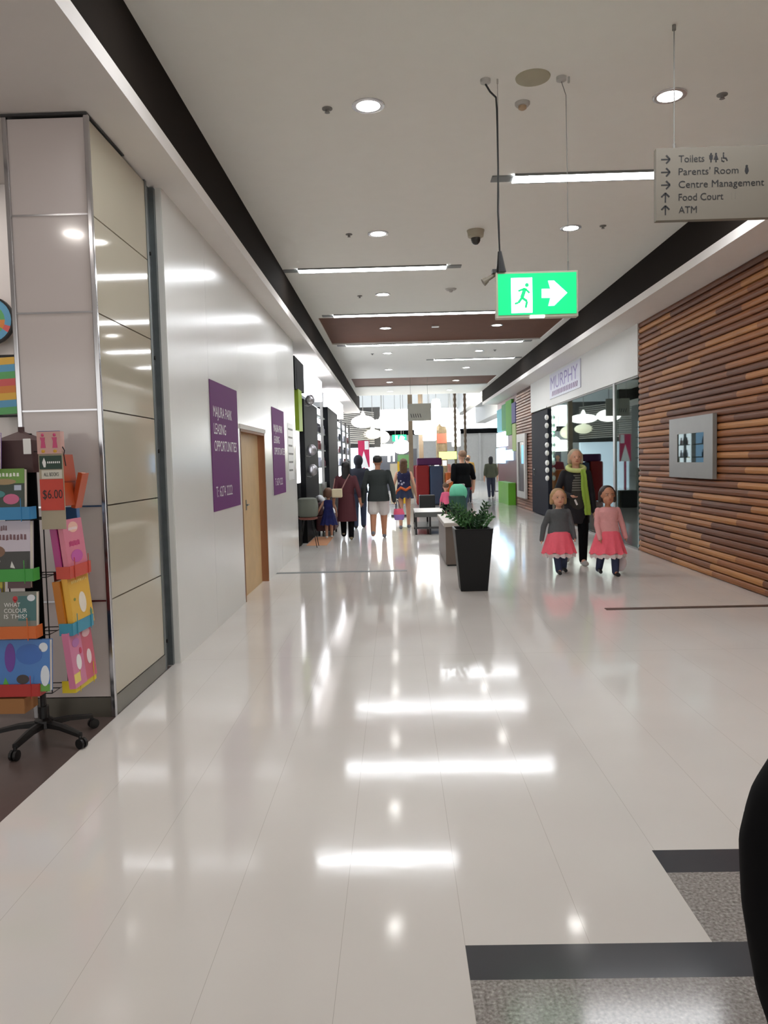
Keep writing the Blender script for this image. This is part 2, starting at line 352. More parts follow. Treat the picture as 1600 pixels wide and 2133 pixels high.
# glass shop
G0, G1, GZ = 12.2, 18.95, 2.76
b = B(); b.box(XR - .03, XR + .1, 12.15, 21.65, GZ, ZS); struct('wall_fascia_right', b, mat('shop fascia', (214, 213, 208), .5, noise=.01), 'plain white fascia above the glass shopfront')
w = thing('window_1', 'full height glass shopfront beside the slat wall', 'window', (XR, 15.5, 0)); w['kind'] = 'structure'
b = B(); b.box(XR, XR + .012, G0, 13.47, .03, GZ); b.box(XR, XR + .012, 13.55, G1, .03, GZ); obj('pane', b, GLASS, w)
b = B(); b.box(XR - .02, XR + .05, 13.46, 13.56, 0, GZ); obj('mullion', b, mat('aluminium', (176, 178, 176), .35, .4), w)
b = B(); b.box(XR - .01, XR + .03, G0, G1, 0, .03); b.box(XR - .01, XR + .03, G0, G1, GZ - .03, GZ); obj('rail', b, MGREY, w)
b = B(); b.box(XR + .12, 9.5, 12.15, 12.25, 0, ZS); b.box(9.4, 9.5, 12.15, 21.6, 0, ZS); b.box(XR + .12, 9.5, 21.5, 21.6, 0, ZS)
struct('wall_shop_right', b, mat('shop interior wall', (120, 132, 128), .6), 'grey green inside walls of the glass shop')
b = B(); b.box(XR + .12, 9.4, 12.25, 21.5, 3.1, 3.2); struct('ceiling_shop_right', b, mat('shop ceil', (196, 204, 198), .6), 'pale ceiling inside the glass shop')
for k, (x, y) in enumerate(((5.0, 13.6), (5.0, 16.6), (5.2, 19.6), (7.5, 15), (7.5, 18.5))):
    b = B(); b.cyl((x, y, 3.09), (x, y, 3.1), .14, n=16); tag(obj('ceiling_light', b, mat('shop lamp', (255, 250, 240), emit=110)), '%s round lamp recessed in glass shop ceiling, counted from the slat wall' % ORD[k], 'light', 'round lamps inside the glass shop')
# dark display band, shelving and goods inside glass shop
t = thing('shelving_unit', 'dark wall shelving with colourful goods at the back of glass shop', 'shelving', (6.6, 17, 0))
b = B(); b.box(6.5, 6.6, 13, 21.2, 0, 2.3); b.box(4.4, 9.2, 21.2, 21.3, 0, 2.4); obj('back_panel', b, mat('shelf dark', (44, 54, 56), .4), t)
for z in (.45, .9, 1.3, 1.7, 2.1): b = B(); b.box(6.15, 6.5, 13, 21.2, z, z + .03); obj('shelf', b, mat('shelf grey', (96, 108, 106), .4), t)
cols = [(200, 214, 210), (96, 150, 140), (60, 120, 150), (190, 200, 90), (150, 90, 110), (210, 210, 220), (70, 90, 80)]
k = 0
for z in (.48, .93, 1.33, 1.73):
    for i in range(13):
        c = cols[(i * 3 + int(z * 10)) % 7]; y = 13.2 + i * .6; h = .18 + .1 * ((i * 7 + k) % 3) / 2; k += 1
        b = B(); b.lathe((6.32, y, z), [(.06, 0), (.08, .02), (.08, h * .7), (.035, h * .85), (.035, h)], 8)
        cn = {200: 'pale mint', 96: 'sea green', 60: 'blue', 190: 'yellow green', 150: 'dusky pink', 210: 'lilac white', 70: 'dark green'}[c[0]]
        lv_ = {.48: 'lowest', .93: 'second', 1.33: 'third', 1.73: 'top'}[z]
        tag(obj('shop_jar', b, mat('goods %d%d%d' % c, c, .35)), '%s jar on the %s shelf of the dark unit inside the glass shop' % (cn, lv_), 'jar', '%s jars on the %s shelf of the glass shop' % (cn, lv_))
t = thing('display_counter', 'long pale counter with teal edge inside the glass shop window', 'counter', (5.0, 14.2, 0))
b = B(); b.box(4.75, 5.3, 12.6, 15.6, 0, .72); obj('body', b, mat('counter cream', (186, 184, 156), .4), t); b = B(); b.box(4.7, 5.35, 12.55, 15.65, .72, .80); obj('top', b, mat('teal', (120, 176, 166), .4), t)
t = thing('display_table', 'dark table of stacked boxes further inside the glass shop', 'table', (5.0, 17.6, 0))
b = B(); b.box(4.6, 5.4, 16.6, 18.6, .0, .9); obj('body', b, mat('table dark', (48, 52, 54), .4), t)
b = B(); b.box(4.55, 4.6, 16.9, 18.5, .93, 1.35); tag(obj('banner', b, mat('mustard', (168, 136, 36), .5)), 'mustard yellow panel standing behind the older woman', 'panel')
bpy.data.objects['banner'].location = (4.1, 18.75, .72)
t = thing('ceiling_sign', 'lit white and pink blossom shaped sign hanging behind the glass', 'sign', (3.98, 13.15, 2.2))
b = B()
for k in range(10):
    a = k * 2 * PI / 10; b.ell((3.98 + .07 * math.cos(a), 13.15 + .07 * math.cos(a), 2.2 + .13 * math.sin(a)), .04, .04, .05, 8, 6)
obj('petal', b, mat('petal lit', (255, 226, 246), emit=1.6), t); b = B(); b.ell((3.96, 13.10, 2.2), .04, .04, .045, 8, 6); obj('centre', b, mat('orange lit', (255, 170, 60), emit=1.2), t)
for k, (y, z, r, lb) in enumerate(((17.6, 2.12, .17, 'round cream drum lamp'), (16.9, 2.08, .22, 'wide cream drum lamp'), (18.4, 2.3, .2, 'boxy cream drum lamp'))):
    t = thing('pendant_lamp', lb + ' hanging inside the glass shop behind the older woman', 'lamp', (4.6, y, z), group='drum lamps in the glass shop')
    b = B(); b.lathe((4.6, y, z), [(r * .8, -.13), (r, -.11), (r, .11), (r * .8, .13)], 20); obj('shade', b, mat('drum lit', (246, 246, 222), emit=1.0), t, smooth=True)
    b = B(); b.cyl((4.6, y, z + .13), (4.6, y, 3.1), .006, n=6); obj('cord', b, BLK, t)
# fascia sign
t = thing('shop_sign', 'purple and blue lettered sign on the white fascia above the glass', 'sign', (XR - .04, 17.3, 2.95))
b = B(); b.box(XR - .05, XR - .03, 15.8, 18.9, 2.92, 3.50); obj('board', b, mat('sign board', (206, 206, 218), .4, noise=.01), t)
text('MURPHY', (XR - .05, 18.75, 3.13), -Y3, Z3, .30, mat('sign violet', (128, 112, 170), .4), t, width=2.75)
b = B()
for k in range(16): yy = 18.6 - k * .165; b.prism([(XR - .05, yy, 2.97), (XR - .05, yy - .05, 2.97), (XR - .05, yy - .10, 3.08), (XR - .05, yy - .05, 3.08)], (-.006, 0, 0))
obj('small_lettering', b, mat('sign plum', (110, 50, 110), .4), t)
t = thing('hanging_garland', 'string of white ornaments hanging beside the charcoal door', 'garland', (XR - .08, 19.15, .9))
b = B(); b.tube([(XR - .08, 19.15, .95), (XR - .08, 19.15, 2.78)], .004, 5); obj('cord', b, BLK, t)
for k, z in enumerate((1.0, 1.2, 1.38, 1.62, 1.82, 2.05, 2.3, 2.5)):
    b = B(); b.ell((XR - .08, 19.15, z), .05, .05, .07, 10, 8); obj('ornament', b, WHT, t, smooth=True)
# charcoal pier and reddish slat pier
b = B(); b.box(XR - .02, XR + 1.2, 19.35, 21.6, .02, 2.72); d = tag(obj('door_2', b, NAVY), 'charcoal panelled door leaf right of the glass shopfront', 'door', kind='structure')
b = B(); b.cap((XR - .05, 21.1, 1.05), (XR - .05, 21.1, 1.2), .012, .012); obj('handle', b, CHROME, d)
b = B(); b.box(XR + .02, XR + .5, 21.65, 24.4, 0, ZS); b.cur = 1
for k in range(42):
    z = k * .085
    if z + .085 > 3.56: break
    b.prism([(XR + .02, 21.65, z + .003), (XR - .008, 21.65, z + .012), (XR - .012, 21.65, z + .06), (XR + .02, 21.65, z + .082)], (0, 2.75, 0))
struct('wall_pier_right', b, [mat('slat backing red brown', (84, 58, 46), .8), SLATB], 'narrow pier of reddish horizontal slats past the charcoal door')
t = thing('poster_case', 'tall silver framed poster case on the reddish slat pier', 'poster case', (XR - .04, 23.1, .33))
b = B(); q = (22.35, 23.9, .33, 2.23)
b.box(XR - .09, XR - .03, 22.35, 22.6, .33, 2.23); b.box(XR - .09, XR - .03, 23.65, 23.9, .33, 2.23); b.box(XR - .09, XR - .03, 22.6, 23.65, .33, .52); b.box(XR - .09, XR - .03, 22.6, 23.65, 2.0, 2.23)
obj('frame', b, LGREY, t); b = B(); b.box(XR - .05, XR - .04, 22.6, 23.65, .52, 2.0); obj('poster', b, mat('poster dark', (58, 56, 60), .3), t)
b = B(); b.box(XR - .055, XR - .051, 22.65, 23.2, 1.35, 1.9); obj('picture', b, mat('blue lit', (110, 170, 220), emit=.7), t)
# colourful shop
b = B(); b.box(XR + .05, XR + .15, 24.4, 29.2, 0, ZS); struct('wall_shop_far_right', b, mat('maroon wall', (104, 58, 64), .5), 'maroon shopfront wall of the colourful far shop')
CP = [((24.5, 25.3, 2.65, 3.3), (110, 110, 156), 'slate blue'), ((25.3, 26.6, 2.3, 3.45), (96, 168, 72), 'bright green'), ((26.6, 27.6, 2.5, 3.4), (76, 150, 96), 'mid green'), ((27.6, 28.9, 2.5, 3.3), (110, 186, 196), 'turquoise'), ((24.45, 25.2, 1.75, 2.62), (186, 206, 140), 'pale lime')]
for (y0, y1, z0, z1), c, n in CP:
    b = B(); b.box(XR - .02, XR + .05, y0, y1, z0, z1); tag(obj('coloured_sign', b, mat('panel ' + n, c, .7, spec=.15)), n + ' square panel on the colourful far right shopfront', 'panel', 'coloured panels of the far right shop')
for (y0, y1, z0, z1), n in (((26.6, 28.8, 1.95, 2.45), 'upper white lit box sign'), ((27.2, 28.9, 1.35, 1.9), 'lower white blue lit box sign'), ((25.4, 27.0, 1.45, 1.8), 'small blue white lit box sign')):
    b = B(); b.box(XR - .06, XR + .045, y0, y1, z0, z1); tag(obj('light_box', b, mat('lit ' + n[:5], (226, 244, 255) if 'blue' not in n else (170, 220, 250), emit=1.3)), n + ' on the colourful far right shop', 'light box', 'light boxes of the far right shop')
b = B(); b.box(XR - .2, XR + .04, 25.0, 27.4, 0, .72); tag(obj('display_plinth', b, mat('lime green', (112, 190, 50), .4, noise=.02)), 'bright lime green block standing at the far right shopfront', 'plinth')

# ------------------------------------------------------------------ left shops beyond the hoarding
b = B(); b.box(-6, -5.9, 12.98, 31, 0, ZS); b.box(-5.9, XL - .35, 12.98, 31, ZS - .02, ZS + .02); struct('wall_shop_left', b, mat('left shop wall', (150, 150, 148), .6), 'grey inner wall and ceiling of the left hand shops')
b = B(); b.box(-1.85, -1.70, 13.3, 13.55, 2.80, 3.36); b.box(-2.3, -1.85, 13.3, 13.5, 2.8, 3.36); b.box(-1.8, -1.70, 13.5, 14.6, 2.83, 3.36); tag(obj('blade_sign', b, BLKM), 'black box end of the sign just past the white hoarding', 'sign')
def sbox(name, y0, y1, z0, z1, M, lab, cat, x0=-1.95, x1=-1.70, **k):
    b = B(); b.box(x0, x1, y0, y1, z0, z1); return tag(obj(name, b, M, bevel=.006), lab, cat, **k)
sbox('light_box', 14.65, 18.2, 2.95, 3.42, LITSIGN, 'long white lit sign above the first black pier on the left', 'light box')
sbox('light_box', 21.2, 25.5, 2.95, 3.4, LITSIGN, 'second white lit sign above the farther black pier on the left', 'light box')
sbox('shop_pier', 14.45, 16.9, 0.0, 2.72, BLKM, 'broad black gloss pier hung with silver balloons', 'pier', x0=-2.1)
sbox('shop_pier', 19.6, 22.8, 0.0, 2.93, BLKM, 'second black gloss pier on the left behind the maroon dressed woman', 'pier', x0=-2.1)
w = thing('shopfront', 'open shopfront framing between the two black piers', 'shopfront', (-1.72, 18.2, 0))
b = B(); b.box(-1.76, -1.70, 16.9, 19.6, 0, .1); b.box(-1.76, -1.70, 18.2, 18.26, .1, 2.95); obj('frame', b, MGREY, w)
w = thing('shopfront', 'bright open shopfront framing past the second black pier', 'shopfront', (-1.72, 26.5, 0))
b = B(); b.box(-1.76, -1.70, 22.8, 31, 0, .1)
for y in (24.8, 26.9, 29): b.box(-1.76, -1.70, y, y + .06, .1, 2.9)
obj('frame', b, MGREY, w)
WLIT = mat('backlit shelf white', (240, 246, 255), emit=2.0)
BLIT = mat('backlit shelf blue', (160, 200, 240), emit=.9)
for k, (y0, y1) in enumerate(((17.0, 17.8), (18.0, 18.7), (18.9, 19.5), (23.0, 24.3), (24.8, 26.2), (27, 28.4), (29, 30.4))):
    t = thing('display_shelf', ORD[k] + ' backlit display shelf behind the left shop windows, from the hoarding', 'shelf', (-1.84, y0, 0), group='backlit shelves in left shops')
    b = B(); b.box(-1.92, -1.87, y0, y1, 1.0, 2.85); obj('back_panel', b, WLIT if k != 3 else BLIT, t)
    for z in (1.0, 1.4, 1.8, 2.2, 2.6): b = B(); b.box(-1.87, -1.77, y0, y1, z, z + .03); obj('shelf', b, mat('shelf sage', (112, 118, 110), .5), t)
    b = B(); b.box(-1.92, -1.77, y0, y1, .0, 1.0); obj('base', b, mat('shelf sage', (112, 118, 110), .5), t)
    for j, z in enumerate((1.45, 1.85, 2.25)):
        ci = (j + k) % 3; cn = ('charcoal', 'silver grey', 'dark red')[ci]
        for i in range(3):
            b = B(); b.lathe((-1.82, y0 + .12 + i * .24, z - .02), [(.04, 0), (.04, .12), (.018, .16), (.018, .22)], 7)
            tag(obj('bottle', b, mat('bottles %d' % ci, ((60, 60, 64), (150, 150, 160), (96, 60, 60))[ci], .2)), '%s bottle on the %s level of the %s backlit shelf from the hoarding' % (cn, ('lower', 'middle', 'upper')[j], ORD[k]), 'bottle', 'bottles on backlit shelf %s level %s' % (ORD[k], ORD[j]))
# balloons on pier
for (px, z, r, lb) in ((14.6, 1.76, .095, 'upper round silver balloon tied to the black pier'), (14.65, 1.38, .10, 'lower round silver balloon tied to the black pier'), (14.55, 2.70, .09, 'top silver balloon below the black sign box')):
    t = thing('balloon', lb, 'balloon', (-1.59, px, z - r), group='silver balloons on the pier')
    b = B(); b.ell((-1.59, px, z), r, r, r * 1.12, 20, 14); b.cyl((-1.59, px, z - r * 1.2), (-1.59, px, z - r * 1.05), .02, .01, 8); obj('balloon_body', b, mat('balloon silver', (186, 184, 190), .3, .75, noise=0), t, smooth=True)
    b = B(); b.tube([(-1.59, px, z - r * 1.15), (-1.63, px, z - r * 1.3), (-1.68, px, z - r * 1.2), (-1.702, px, z - r * 1.2)], .003, 5); obj('ribbon', b, WHT, t)
b = B(); b.box(-1.78, -1.70, 13.7, 14.2, 2.1, 2.83); tag(obj('hanging_banner', b, mat('lime banner', (150, 180, 40), .5)), 'lime green banner just past the hoarding edge', 'banner')
sbox('glow_block', 13.9, 14.3, 1.15, 2.1, mat('lit column', (250, 250, 255), emit=1.2), 'narrow upright white lit column standing in for white goods by the silver balloons', 'light', x0=-1.9, x1=-1.78)  # glow added; white goods here are drawn as an emissive block
# clutter: stool legs, sofa, cloth heap
t = thing('stool', 'wire legged stool peeking out past the end of the hoarding', 'stool', (-1.55, 13.75, 0))
b = B(); b.lathe((-1.60, 13.75, .50), [(.14, 0), (.17, .015), (.17, .04), (.14, .05)], 18); obj('seat', b, mat('stool seat', (120, 70, 60), .6), t)
for dx, dy in ((.12, -.12), (.12, .12), (-.12, .12), (-.12, -.12)):
    b = B(); b.tube([(-1.60 + dx * .6, 13.75 + dy * .6, .50), (-1.60 + dx * 1.35, 13.75 + dy * 1.35, 0.006)], .007, 6); obj('leg', b, BLK, t)
t = thing('armchair', 'dark maroon low chair heaped with clothes at the left shop', 'chair', (-1.48, 16.3, 0))
b = B(); b.box(-1.68, -1.28, 15.8, 16.8, .1, .42); obj('seat', b, mat('maroon fabric', (70, 34, 38), .7), t, bevel=.04)
b = B(); b.box(-1.68, -1.54, 15.8, 16.8, .42, .68); obj('backrest', b, mat('maroon fabric', (70, 34, 38), .7), t, bevel=.04)
b = B()
for dx, dy in ((-1.62, 15.86), (-1.34, 15.86), (-1.62, 16.74), (-1.34, 16.74)): b.cyl((dx, dy, 0), (dx, dy, .11), .02, n=8)
obj('leg', b, BLK, t)
for k, (x, y, z, rx, c, n) in enumerate(((-1.42, 16.05, .52, .17, (236, 236, 240), 'white crumpled garment'), (-1.40, 16.5, .50, .15, (60, 66, 72), 'dark crumpled garment'), (-1.61, 16.1, .75, .11, (220, 222, 226), 'pale folded garment'))):
    b = B()
    for i in range(7):
        a = i * .9; b.ell((x + .4 * rx * math.cos(a), y + .5 * rx * math.sin(a), z + .02 * (i % 3)), rx * .6, rx * .5, .06, rot=Euler((.4 * math.sin(i * 2), .5 * math.cos(i), a)).to_matrix())
    tag(obj('garment', b, mat(n, c, .8), remesh=.02, sm=4), n + ' on the dark maroon low chair', 'garment', 'clothes heaped on the low chair')
b = B(); b.lathe((-1.60, 13.75, .552), [(.15, 0), (.18, .03), (.19, .2), (.17, .32), (.13, .34)], 18); tag(obj('fabric_basket', b, mat('olive bin', (110, 114, 104), .8), smooth=True), 'olive grey fabric basket sitting on the wire legged stool', 'basket')
b = B(); b.box(-1.68, -1.30, 14.0, 15.6, 0, .006); tag(obj('mat', b, mat('terracotta mat', (206, 150, 112), .8)), 'pale orange floor mat behind the wire legged stool', 'mat')
b = B(); b.box(-1.9, -1.78, 13.9, 14.3, 0, 1.15); tag(obj('plinth', b, BLKM), 'dark base under the narrow lit column by the balloons', 'base')  # added base keeps the glowing block's streak off the floor
# ================================================================== CEILING FIXTURES
LEN = mat('slot end grey', (120, 122, 120), .5)
def linear(x0, x1, y, lab):
    t = thing('linear_light', lab, 'light', ((x0 + x1) / 2, y, ZC - .03), group='long white ceiling strip lights')
    b = B(); b.box(x0 - .2, x0, y - .07, y + .07, ZC - .012, ZC - .001); b.box(x1, x1 + .2, y - .07, y + .07, ZC - .012, ZC - .001)
    b.box(x0, x1, y - .105, y - .09, ZC - .02, ZC - .001); b.box(x0, x1, y + .09, y + .105, ZC - .02, ZC - .001); obj('housing', b, LEN, t)
    b = B(); b.box(x0, x1, y - .09, y + .09, ZC - .018, ZC - .001); obj('diffuser', b, GLOW, t)
LN = [(-1.03, 2.8, 4.1, 'over the camera'),
      (1.14, 3.07, 7.27, 'nearest one in view, right of the exit sign cable'), (-1.24, .73, 10.43, 'second in view, on the left half'), (-1.03, 2.75, 13.65, 'third in view, before the near brown panel'),
      (-1.03, 2.84, 17.1, 'fourth in view, just behind the near brown panel'), (1.04, 3.07, 19.85, 'fifth in view, short one on the right')]
for x0, x1, y, s in LN: linear(x0, x1, y, 'white strip light on the ceiling, ' + s)
ref = mat('downlight reflector', (225, 225, 228), .2, .6, noise=0)
def down(x, y, lab, on=1, z=ZC):
    t = thing('downlight', lab, 'light', (x, y, z - .02), group='round recessed downlights')
    b = B(); b.lathe((x, y, z - .012), [(.085, .012), (.085, .004), (.105, 0), (.118, .004), (.118, .012)], 24, cap=False); obj('trim_ring', b, ref, t, smooth=True)
    b = B(); b.lathe((x, y, z - .009), [(.085, 0), (.085, .006)], 24); obj('lens', b, GLOWD if on else mat('soft lens', (255, 253, 248), emit=13), t)
for k, y in enumerate((5.74, 8.87, 12.03, 15.2, 18.45, 21.7, 25.4, 28.4)):
    z = ZC + (.03 if k in (3, 6) else 0)
    down(-.14, y, 'round downlight, %s from the front in the left row of the ceiling' % ORD[k], k == 0, z)
    if k != 2: down(2.03, y, 'round downlight, %s from the front in the right row of the ceiling' % ORD[k if k < 2 else k - 1], k == 0, z)
for x, y in ((-.14, 2.6), (2.03, 2.6), (-.14, -.5), (2.03, -.5)): down(x, y, 'round downlight above and behind the camera, %s %s' % ('left' if x < 0 else 'right', 'front' if y > 0 else 'rear'))
for k, (x, y) in enumerate(((-.44, 5.77), (2.41, 5.75), (-.47, 8.87), (2.38, 8.83), (-.5, 12.1), (-.5, 18.5), (2.4, 18.4))):
    b = B(); b.lathe((x, y, ZC - .035), [(.006, 0), (.02, .004), (.012, .012), (.014, .022), (.038, .028), (.038, .035)], 14)
    tag(obj('sprinkler', b, MGREY, smooth=True), '%s small grey sprinkler head %s of the downlight it stands beside' % (ORD[k], 'left' if x < 0 else 'right'), 'sprinkler', 'ceiling sprinklers')
b = B(); b.lathe((.99, 5.41, ZC - .012), [(.10, 0), (.115, .004), (.118, .012)], 30); tag(obj('ceiling_speaker', b, mat('speaker beige', (178, 172, 148), .6), smooth=True), 'large round beige speaker grille flush in the ceiling', 'speaker')
t = thing('smoke_detector', 'small beige smoke detector behind the round ceiling speaker', 'detector', (.98, 5.78, ZC - .05))
b = B(); b.lathe((.98, 5.78, ZC - .025), [(.045, 0), (.055, .012), (.055, .025)], 20); obj('base', b, LGREY, t, smooth=True)
b = B(); b.lathe((.98, 5.78, ZC - .05), [(.018, 0), (.03, .008), (.03, .026)], 16); obj('sensor', b, mat('sensor', (186, 160, 130), .5), t, smooth=True)
t = thing('dome_camera', 'white security camera with dark dome near the exit sign cable', 'camera', (.96, 8.87, ZC - .2))
b = B(); b.lathe((.96, 8.87, ZC - .085), [(.06, 0), (.088, .015), (.092, .06), (.1, .085)], 22); obj('base', b, mat('camera base', (176, 168, 148), .5), t, smooth=True)
b = B(); b.ell((.96, 8.87, ZC - .09), .055, .055, .07, 16, 10); obj('dome', b, mat('dome dark', (46, 44, 42), .15), t, smooth=True)
b = B(); b.lathe((.89, 11.8, ZC - .02), [(.07, 0), (.09, .02)], 20); b.lathe((.89, 11.8, ZC - .05), [(.02, 0), (.035, .03)], 14); tag(obj('smoke_detector', b, LGREY, smooth=True), 'pale smoke detector on the ceiling past the second strip light', 'detector')
b = B(); b.box(.76, .9, 15.1, 15.24, ZC + .015, ZC + .03); tag(obj('access_plate', b, WHT), 'small square white plate in the near brown ceiling panel', 'plate')

# exit sign
ex0, ex1, ez0, ez1, ey = .735, 1.275, 2.495, 2.775, 5.42
t = thing('exit_sign', 'green running man exit sign with right arrow hanging from the ceiling', 'sign', (1.0, ey, ez0))
b = B(); b.box(ex0 - .014, ex1 + .014, ey, ey + .07, ez0 - .02, ez1 + .014); obj('housing', b, mat('sign housing', (196, 190, 172), .5), t, bevel=.004)
b = B(); b.box(ex0, ex1, ey - .006, ey, ez0, ez1); obj('green_panel', b, mat('exit green', (0, 190, 112), emit=.62), t)
EW = mat('exit white', (245, 255, 250), emit=1.9); EG = mat('exit figure green', (20, 190, 120), emit=.5)
yf = ey - .0065
b = B()
def flat(pts, d=.003): b.prism([(x, yf, z) for x, z in pts], (0, -d, 0))
dx0, dx1 = ex0 + .09, ex0 + .235
flat([(dx0, ez0 + .012), (dx0 + .0, ez1 - .03), (dx1, ez1 - .03), (dx1, ez0 + .012)]); obj('door_symbol', b, EW, t)
b = B(); yf = ey - .0098
def limb(x0, z0, x1, z1, r=.011):
    a = Vector((x0, 0, z0)); c = Vector((x1, 0, z1)); d = (c - a).normalized(); n = Vector((-d.z, 0, d.x)) * r
    flat([((a + n).x, (a + n).z), ((c + n).x, (c + n).z), ((c - n).x, (c - n).z), ((a - n).x, (a - n).z)], .001)
cx, cz = dx0 + .078, ez0 + .20
flat([(cx + .03 + .014 * math.cos(i * PI / 5), cz + .014 * math.sin(i * PI / 5)) for i in range(10)], .001)
limb(cx + .018, cz - .02, cx - .005, cz - .085, .013); limb(cx + .018, cz - .025, cx + .048, cz - .055, .007); limb(cx + .012, cz - .025, cx - .03, cz - .04, .007)
limb(cx - .005, cz - .085, cx + .03, cz - .11, .009); limb(cx + .03, cz - .11, cx + .02, cz - .155, .008); limb(cx - .005, cz - .085, cx - .03, cz - .12, .009); limb(cx - .03, cz - .12, cx - .055, cz - .125, .007)
obj('running_man_symbol', b, EG, t)
b = B(); yf = ey - .0065; az = (ez0 + ez1) / 2; ax = ex0 + .30
flat([(ax, az - .03), (ax, az + .03), (ax + .06, az + .03), (ax + .045, az + .085), (ax + .085, az + .085), (ax + .175, az), (ax + .085, az - .085), (ax + .045, az - .085), (ax + .06, az - .03)]); obj('arrow', b, EW, t)
b = B(); b.box(ex0 + .22, ex0 + .32, ey - .004, ey + .02, ez0 - .022, ez0 - .006); obj('lamp_strip', b, EW, t)
t = thing('sign_cable', 'black power cable and hook running from ceiling canopy to exit sign', 'cable', (.745, ey, 2.8))
b = B(); pts = [(.67, ey, ZC - .03), (.70, ey, ZC - .08), (.74, ey, ZC - .12), (.745, ey, ZC - .2), (.748, ey, 3.5), (.742, ey, 3.2), (.75, ey, 2.92)]; b.tube(pts, .0065, 6); b.cyl((.75, ey, 2.93), (.76, ey + .01, 2.79), .013, .035, 10); obj('cable', b, BLK, t)
b = B(); b.lathe((.67, ey, ZC - .03), [(.02, 0), (.035, .008), (.035, .03)], 14); b.lathe((.752, ey, ZC - .03), [(.006, 0), (.006, .03)], 6); obj('canopy', b, LGREY, t, smooth=True)
b = B(); b.tube([(.752, ey, ZC), (.752, ey, 2.82)], .002, 5); obj('wire', b, MGREY, t)
t = thing('sign_wire', 'thin steel suspension wire at the right end of the exit sign', 'wire', (1.22, ey, 2.8))
b = B(); b.tube([(1.185, ey, ZC - .03), (1.215, ey, ZC - .12), (1.22, ey, 3.3), (1.22, ey, 2.789)], .003, 5); b.cyl((1.22, ey, 2.789), (1.22, ey, 2.85), .006, n=6); obj('wire', b, MGREY, t)
b = B(); b.lathe((1.185, ey, ZC - .03), [(.02, 0), (.035, .008), (.035, .03)], 14); b.cyl((1.235, ey, ZC), (1.235, ey, ZC - .04), .008, n=6); obj('canopy', b, LGREY, t, smooth=True)
t = thing('spotlight', 'small grey emergency spotlight clamped to the left corner of the exit sign', 'spotlight', (.72, ey + .05, 2.79))
b = B(); b.cyl((.745, ey + .04, 2.80), (.66, ey + .04, 2.745), .014, n=10); b.cyl((.668, ey + .04, 2.75), (.638, ey + .04, 2.731), .018, .028, 12); obj('lamp_head', b, mat('spot grey', (128, 120, 106), .5), t)
b = B(); b.box(.70, .775, ey + .01, ey + .07, 2.789, 2.815); b.cyl((.755, ey + .04, 2.815), (.745, ey + .04, 2.84), .012, n=8); obj('bracket', b, DGREY, t)

# wayfinding sign
t = thing('wayfinding_sign', 'taupe hanging directory sign listing toilets, food court and ATM', 'sign', (2.3, 4.81, 2.925))
wx0, wx1, wz0, wz1, wy = 1.62, 3.05, 2.925, 3.355, 4.81
b = B(); b.box(wx0, wx1, wy, wy + .045, wz0, wz1); obj('board', b, SIGNG, t, bevel=.002)
TX = mat('sign text black', (26, 26, 28), .5, noise=0)
rows = ['Toilets', "Parents' Room", 'Centre Management', 'Food Court', 'ATM']; wds = [.155, .36, .515, .27, .11]
for k, (s, wd) in enumerate(zip(rows, wds)):
    z = wz1 - .088 - k * .0755; text(s, (wx0 + .135, wy, z), X3, Z3, .042, TX, t, width=wd)
    b = B(); ax, az = wx0 + .055, z + .02
    def st(x0, z0, x1, z1, r=.0035):
        a = Vector((x0, 0, z0)); c = Vector((x1, 0, z1)); d = (c - a).normalized(); n = Vector((-d.z, 0, d.x)) * r
        b.prism([(p.x, wy, p.z) for p in (a + n, c + n, c - n, a - n)], (0, -.002, 0))
    if k < 3: st(ax - .025, az, ax + .025, az); st(ax + .005, az + .024, ax + .028, az, .0045); st(ax + .005, az - .024, ax + .028, az, .0045)
    else: st(ax, az - .028, ax, az + .026); st(ax - .024, az + .004, ax, az + .028, .0045); st(ax + .024, az + .004, ax, az + .028, .0045)
    obj('arrow', b, TX, t)
def picto(x, z, parts):
    b = B()
    for kind, a in parts:
        if kind == 'o': cx, cz, r = a; b.prism([(x + cx + r * math.cos(i * PI / 5), wy, z + cz + r * math.sin(i * PI / 5)) for i in range(10)], (0, -.002, 0))
        else: b.prism([(x + p, wy, z + q) for p, q in a], (0, -.002, 0))
    obj('pictogram', b, TX, t)
z0 = wz1 - .088
picto(wx0 + .33, z0, [('o', (0, .044, .006)), ('p', [(-.011, .037), (.011, .037), (.009, .012), (.004, .012), (.004, -.004), (-.004, -.004), (-.004, .012), (-.009, .012)])])
picto(wx0 + .36, z0, [('o', (0, .044, .006)), ('p', [(-.005, .037), (.005, .037), (.014, .010), (.004, .010), (.004, -.004), (-.004, -.004), (-.004, .010), (-.014, .010)])])
picto(wx0 + .405, z0, [('o', (0, .046, .005)), ('p', [(-.004, .04), (.002, .04), (.004, .022), (.018, .020), (.026, .002), (.020, 0), (.012, .014), (-.004, .016)]), ('p', [(-.014, .022), (-.008, .022), (-.01, .006), (.004, .0), (.008, .004), (.004, -.006), (-.012, -.002)])])
picto(wx0 + .545, z0 - .0755, [('o', (0, .042, .007)), ('p', [(-.008, .034), (.008, .034), (.012, .012), (.004, -.004), (-.004, -.004), (-.012, .012)])])
b = B(); q = wx0 + .455; z = z0 - 3 * .0755
for dx in (0, .022):
    b.prism([(q + dx, wy, z), (q + dx + .003, wy, z), (q + dx + .005, wy, z + .04), (q + dx - .002, wy, z + .04)], (0, -.001, 0))
obj('pictogram', b, mat('faded mark', (112, 106, 96), .5, noise=0), t)
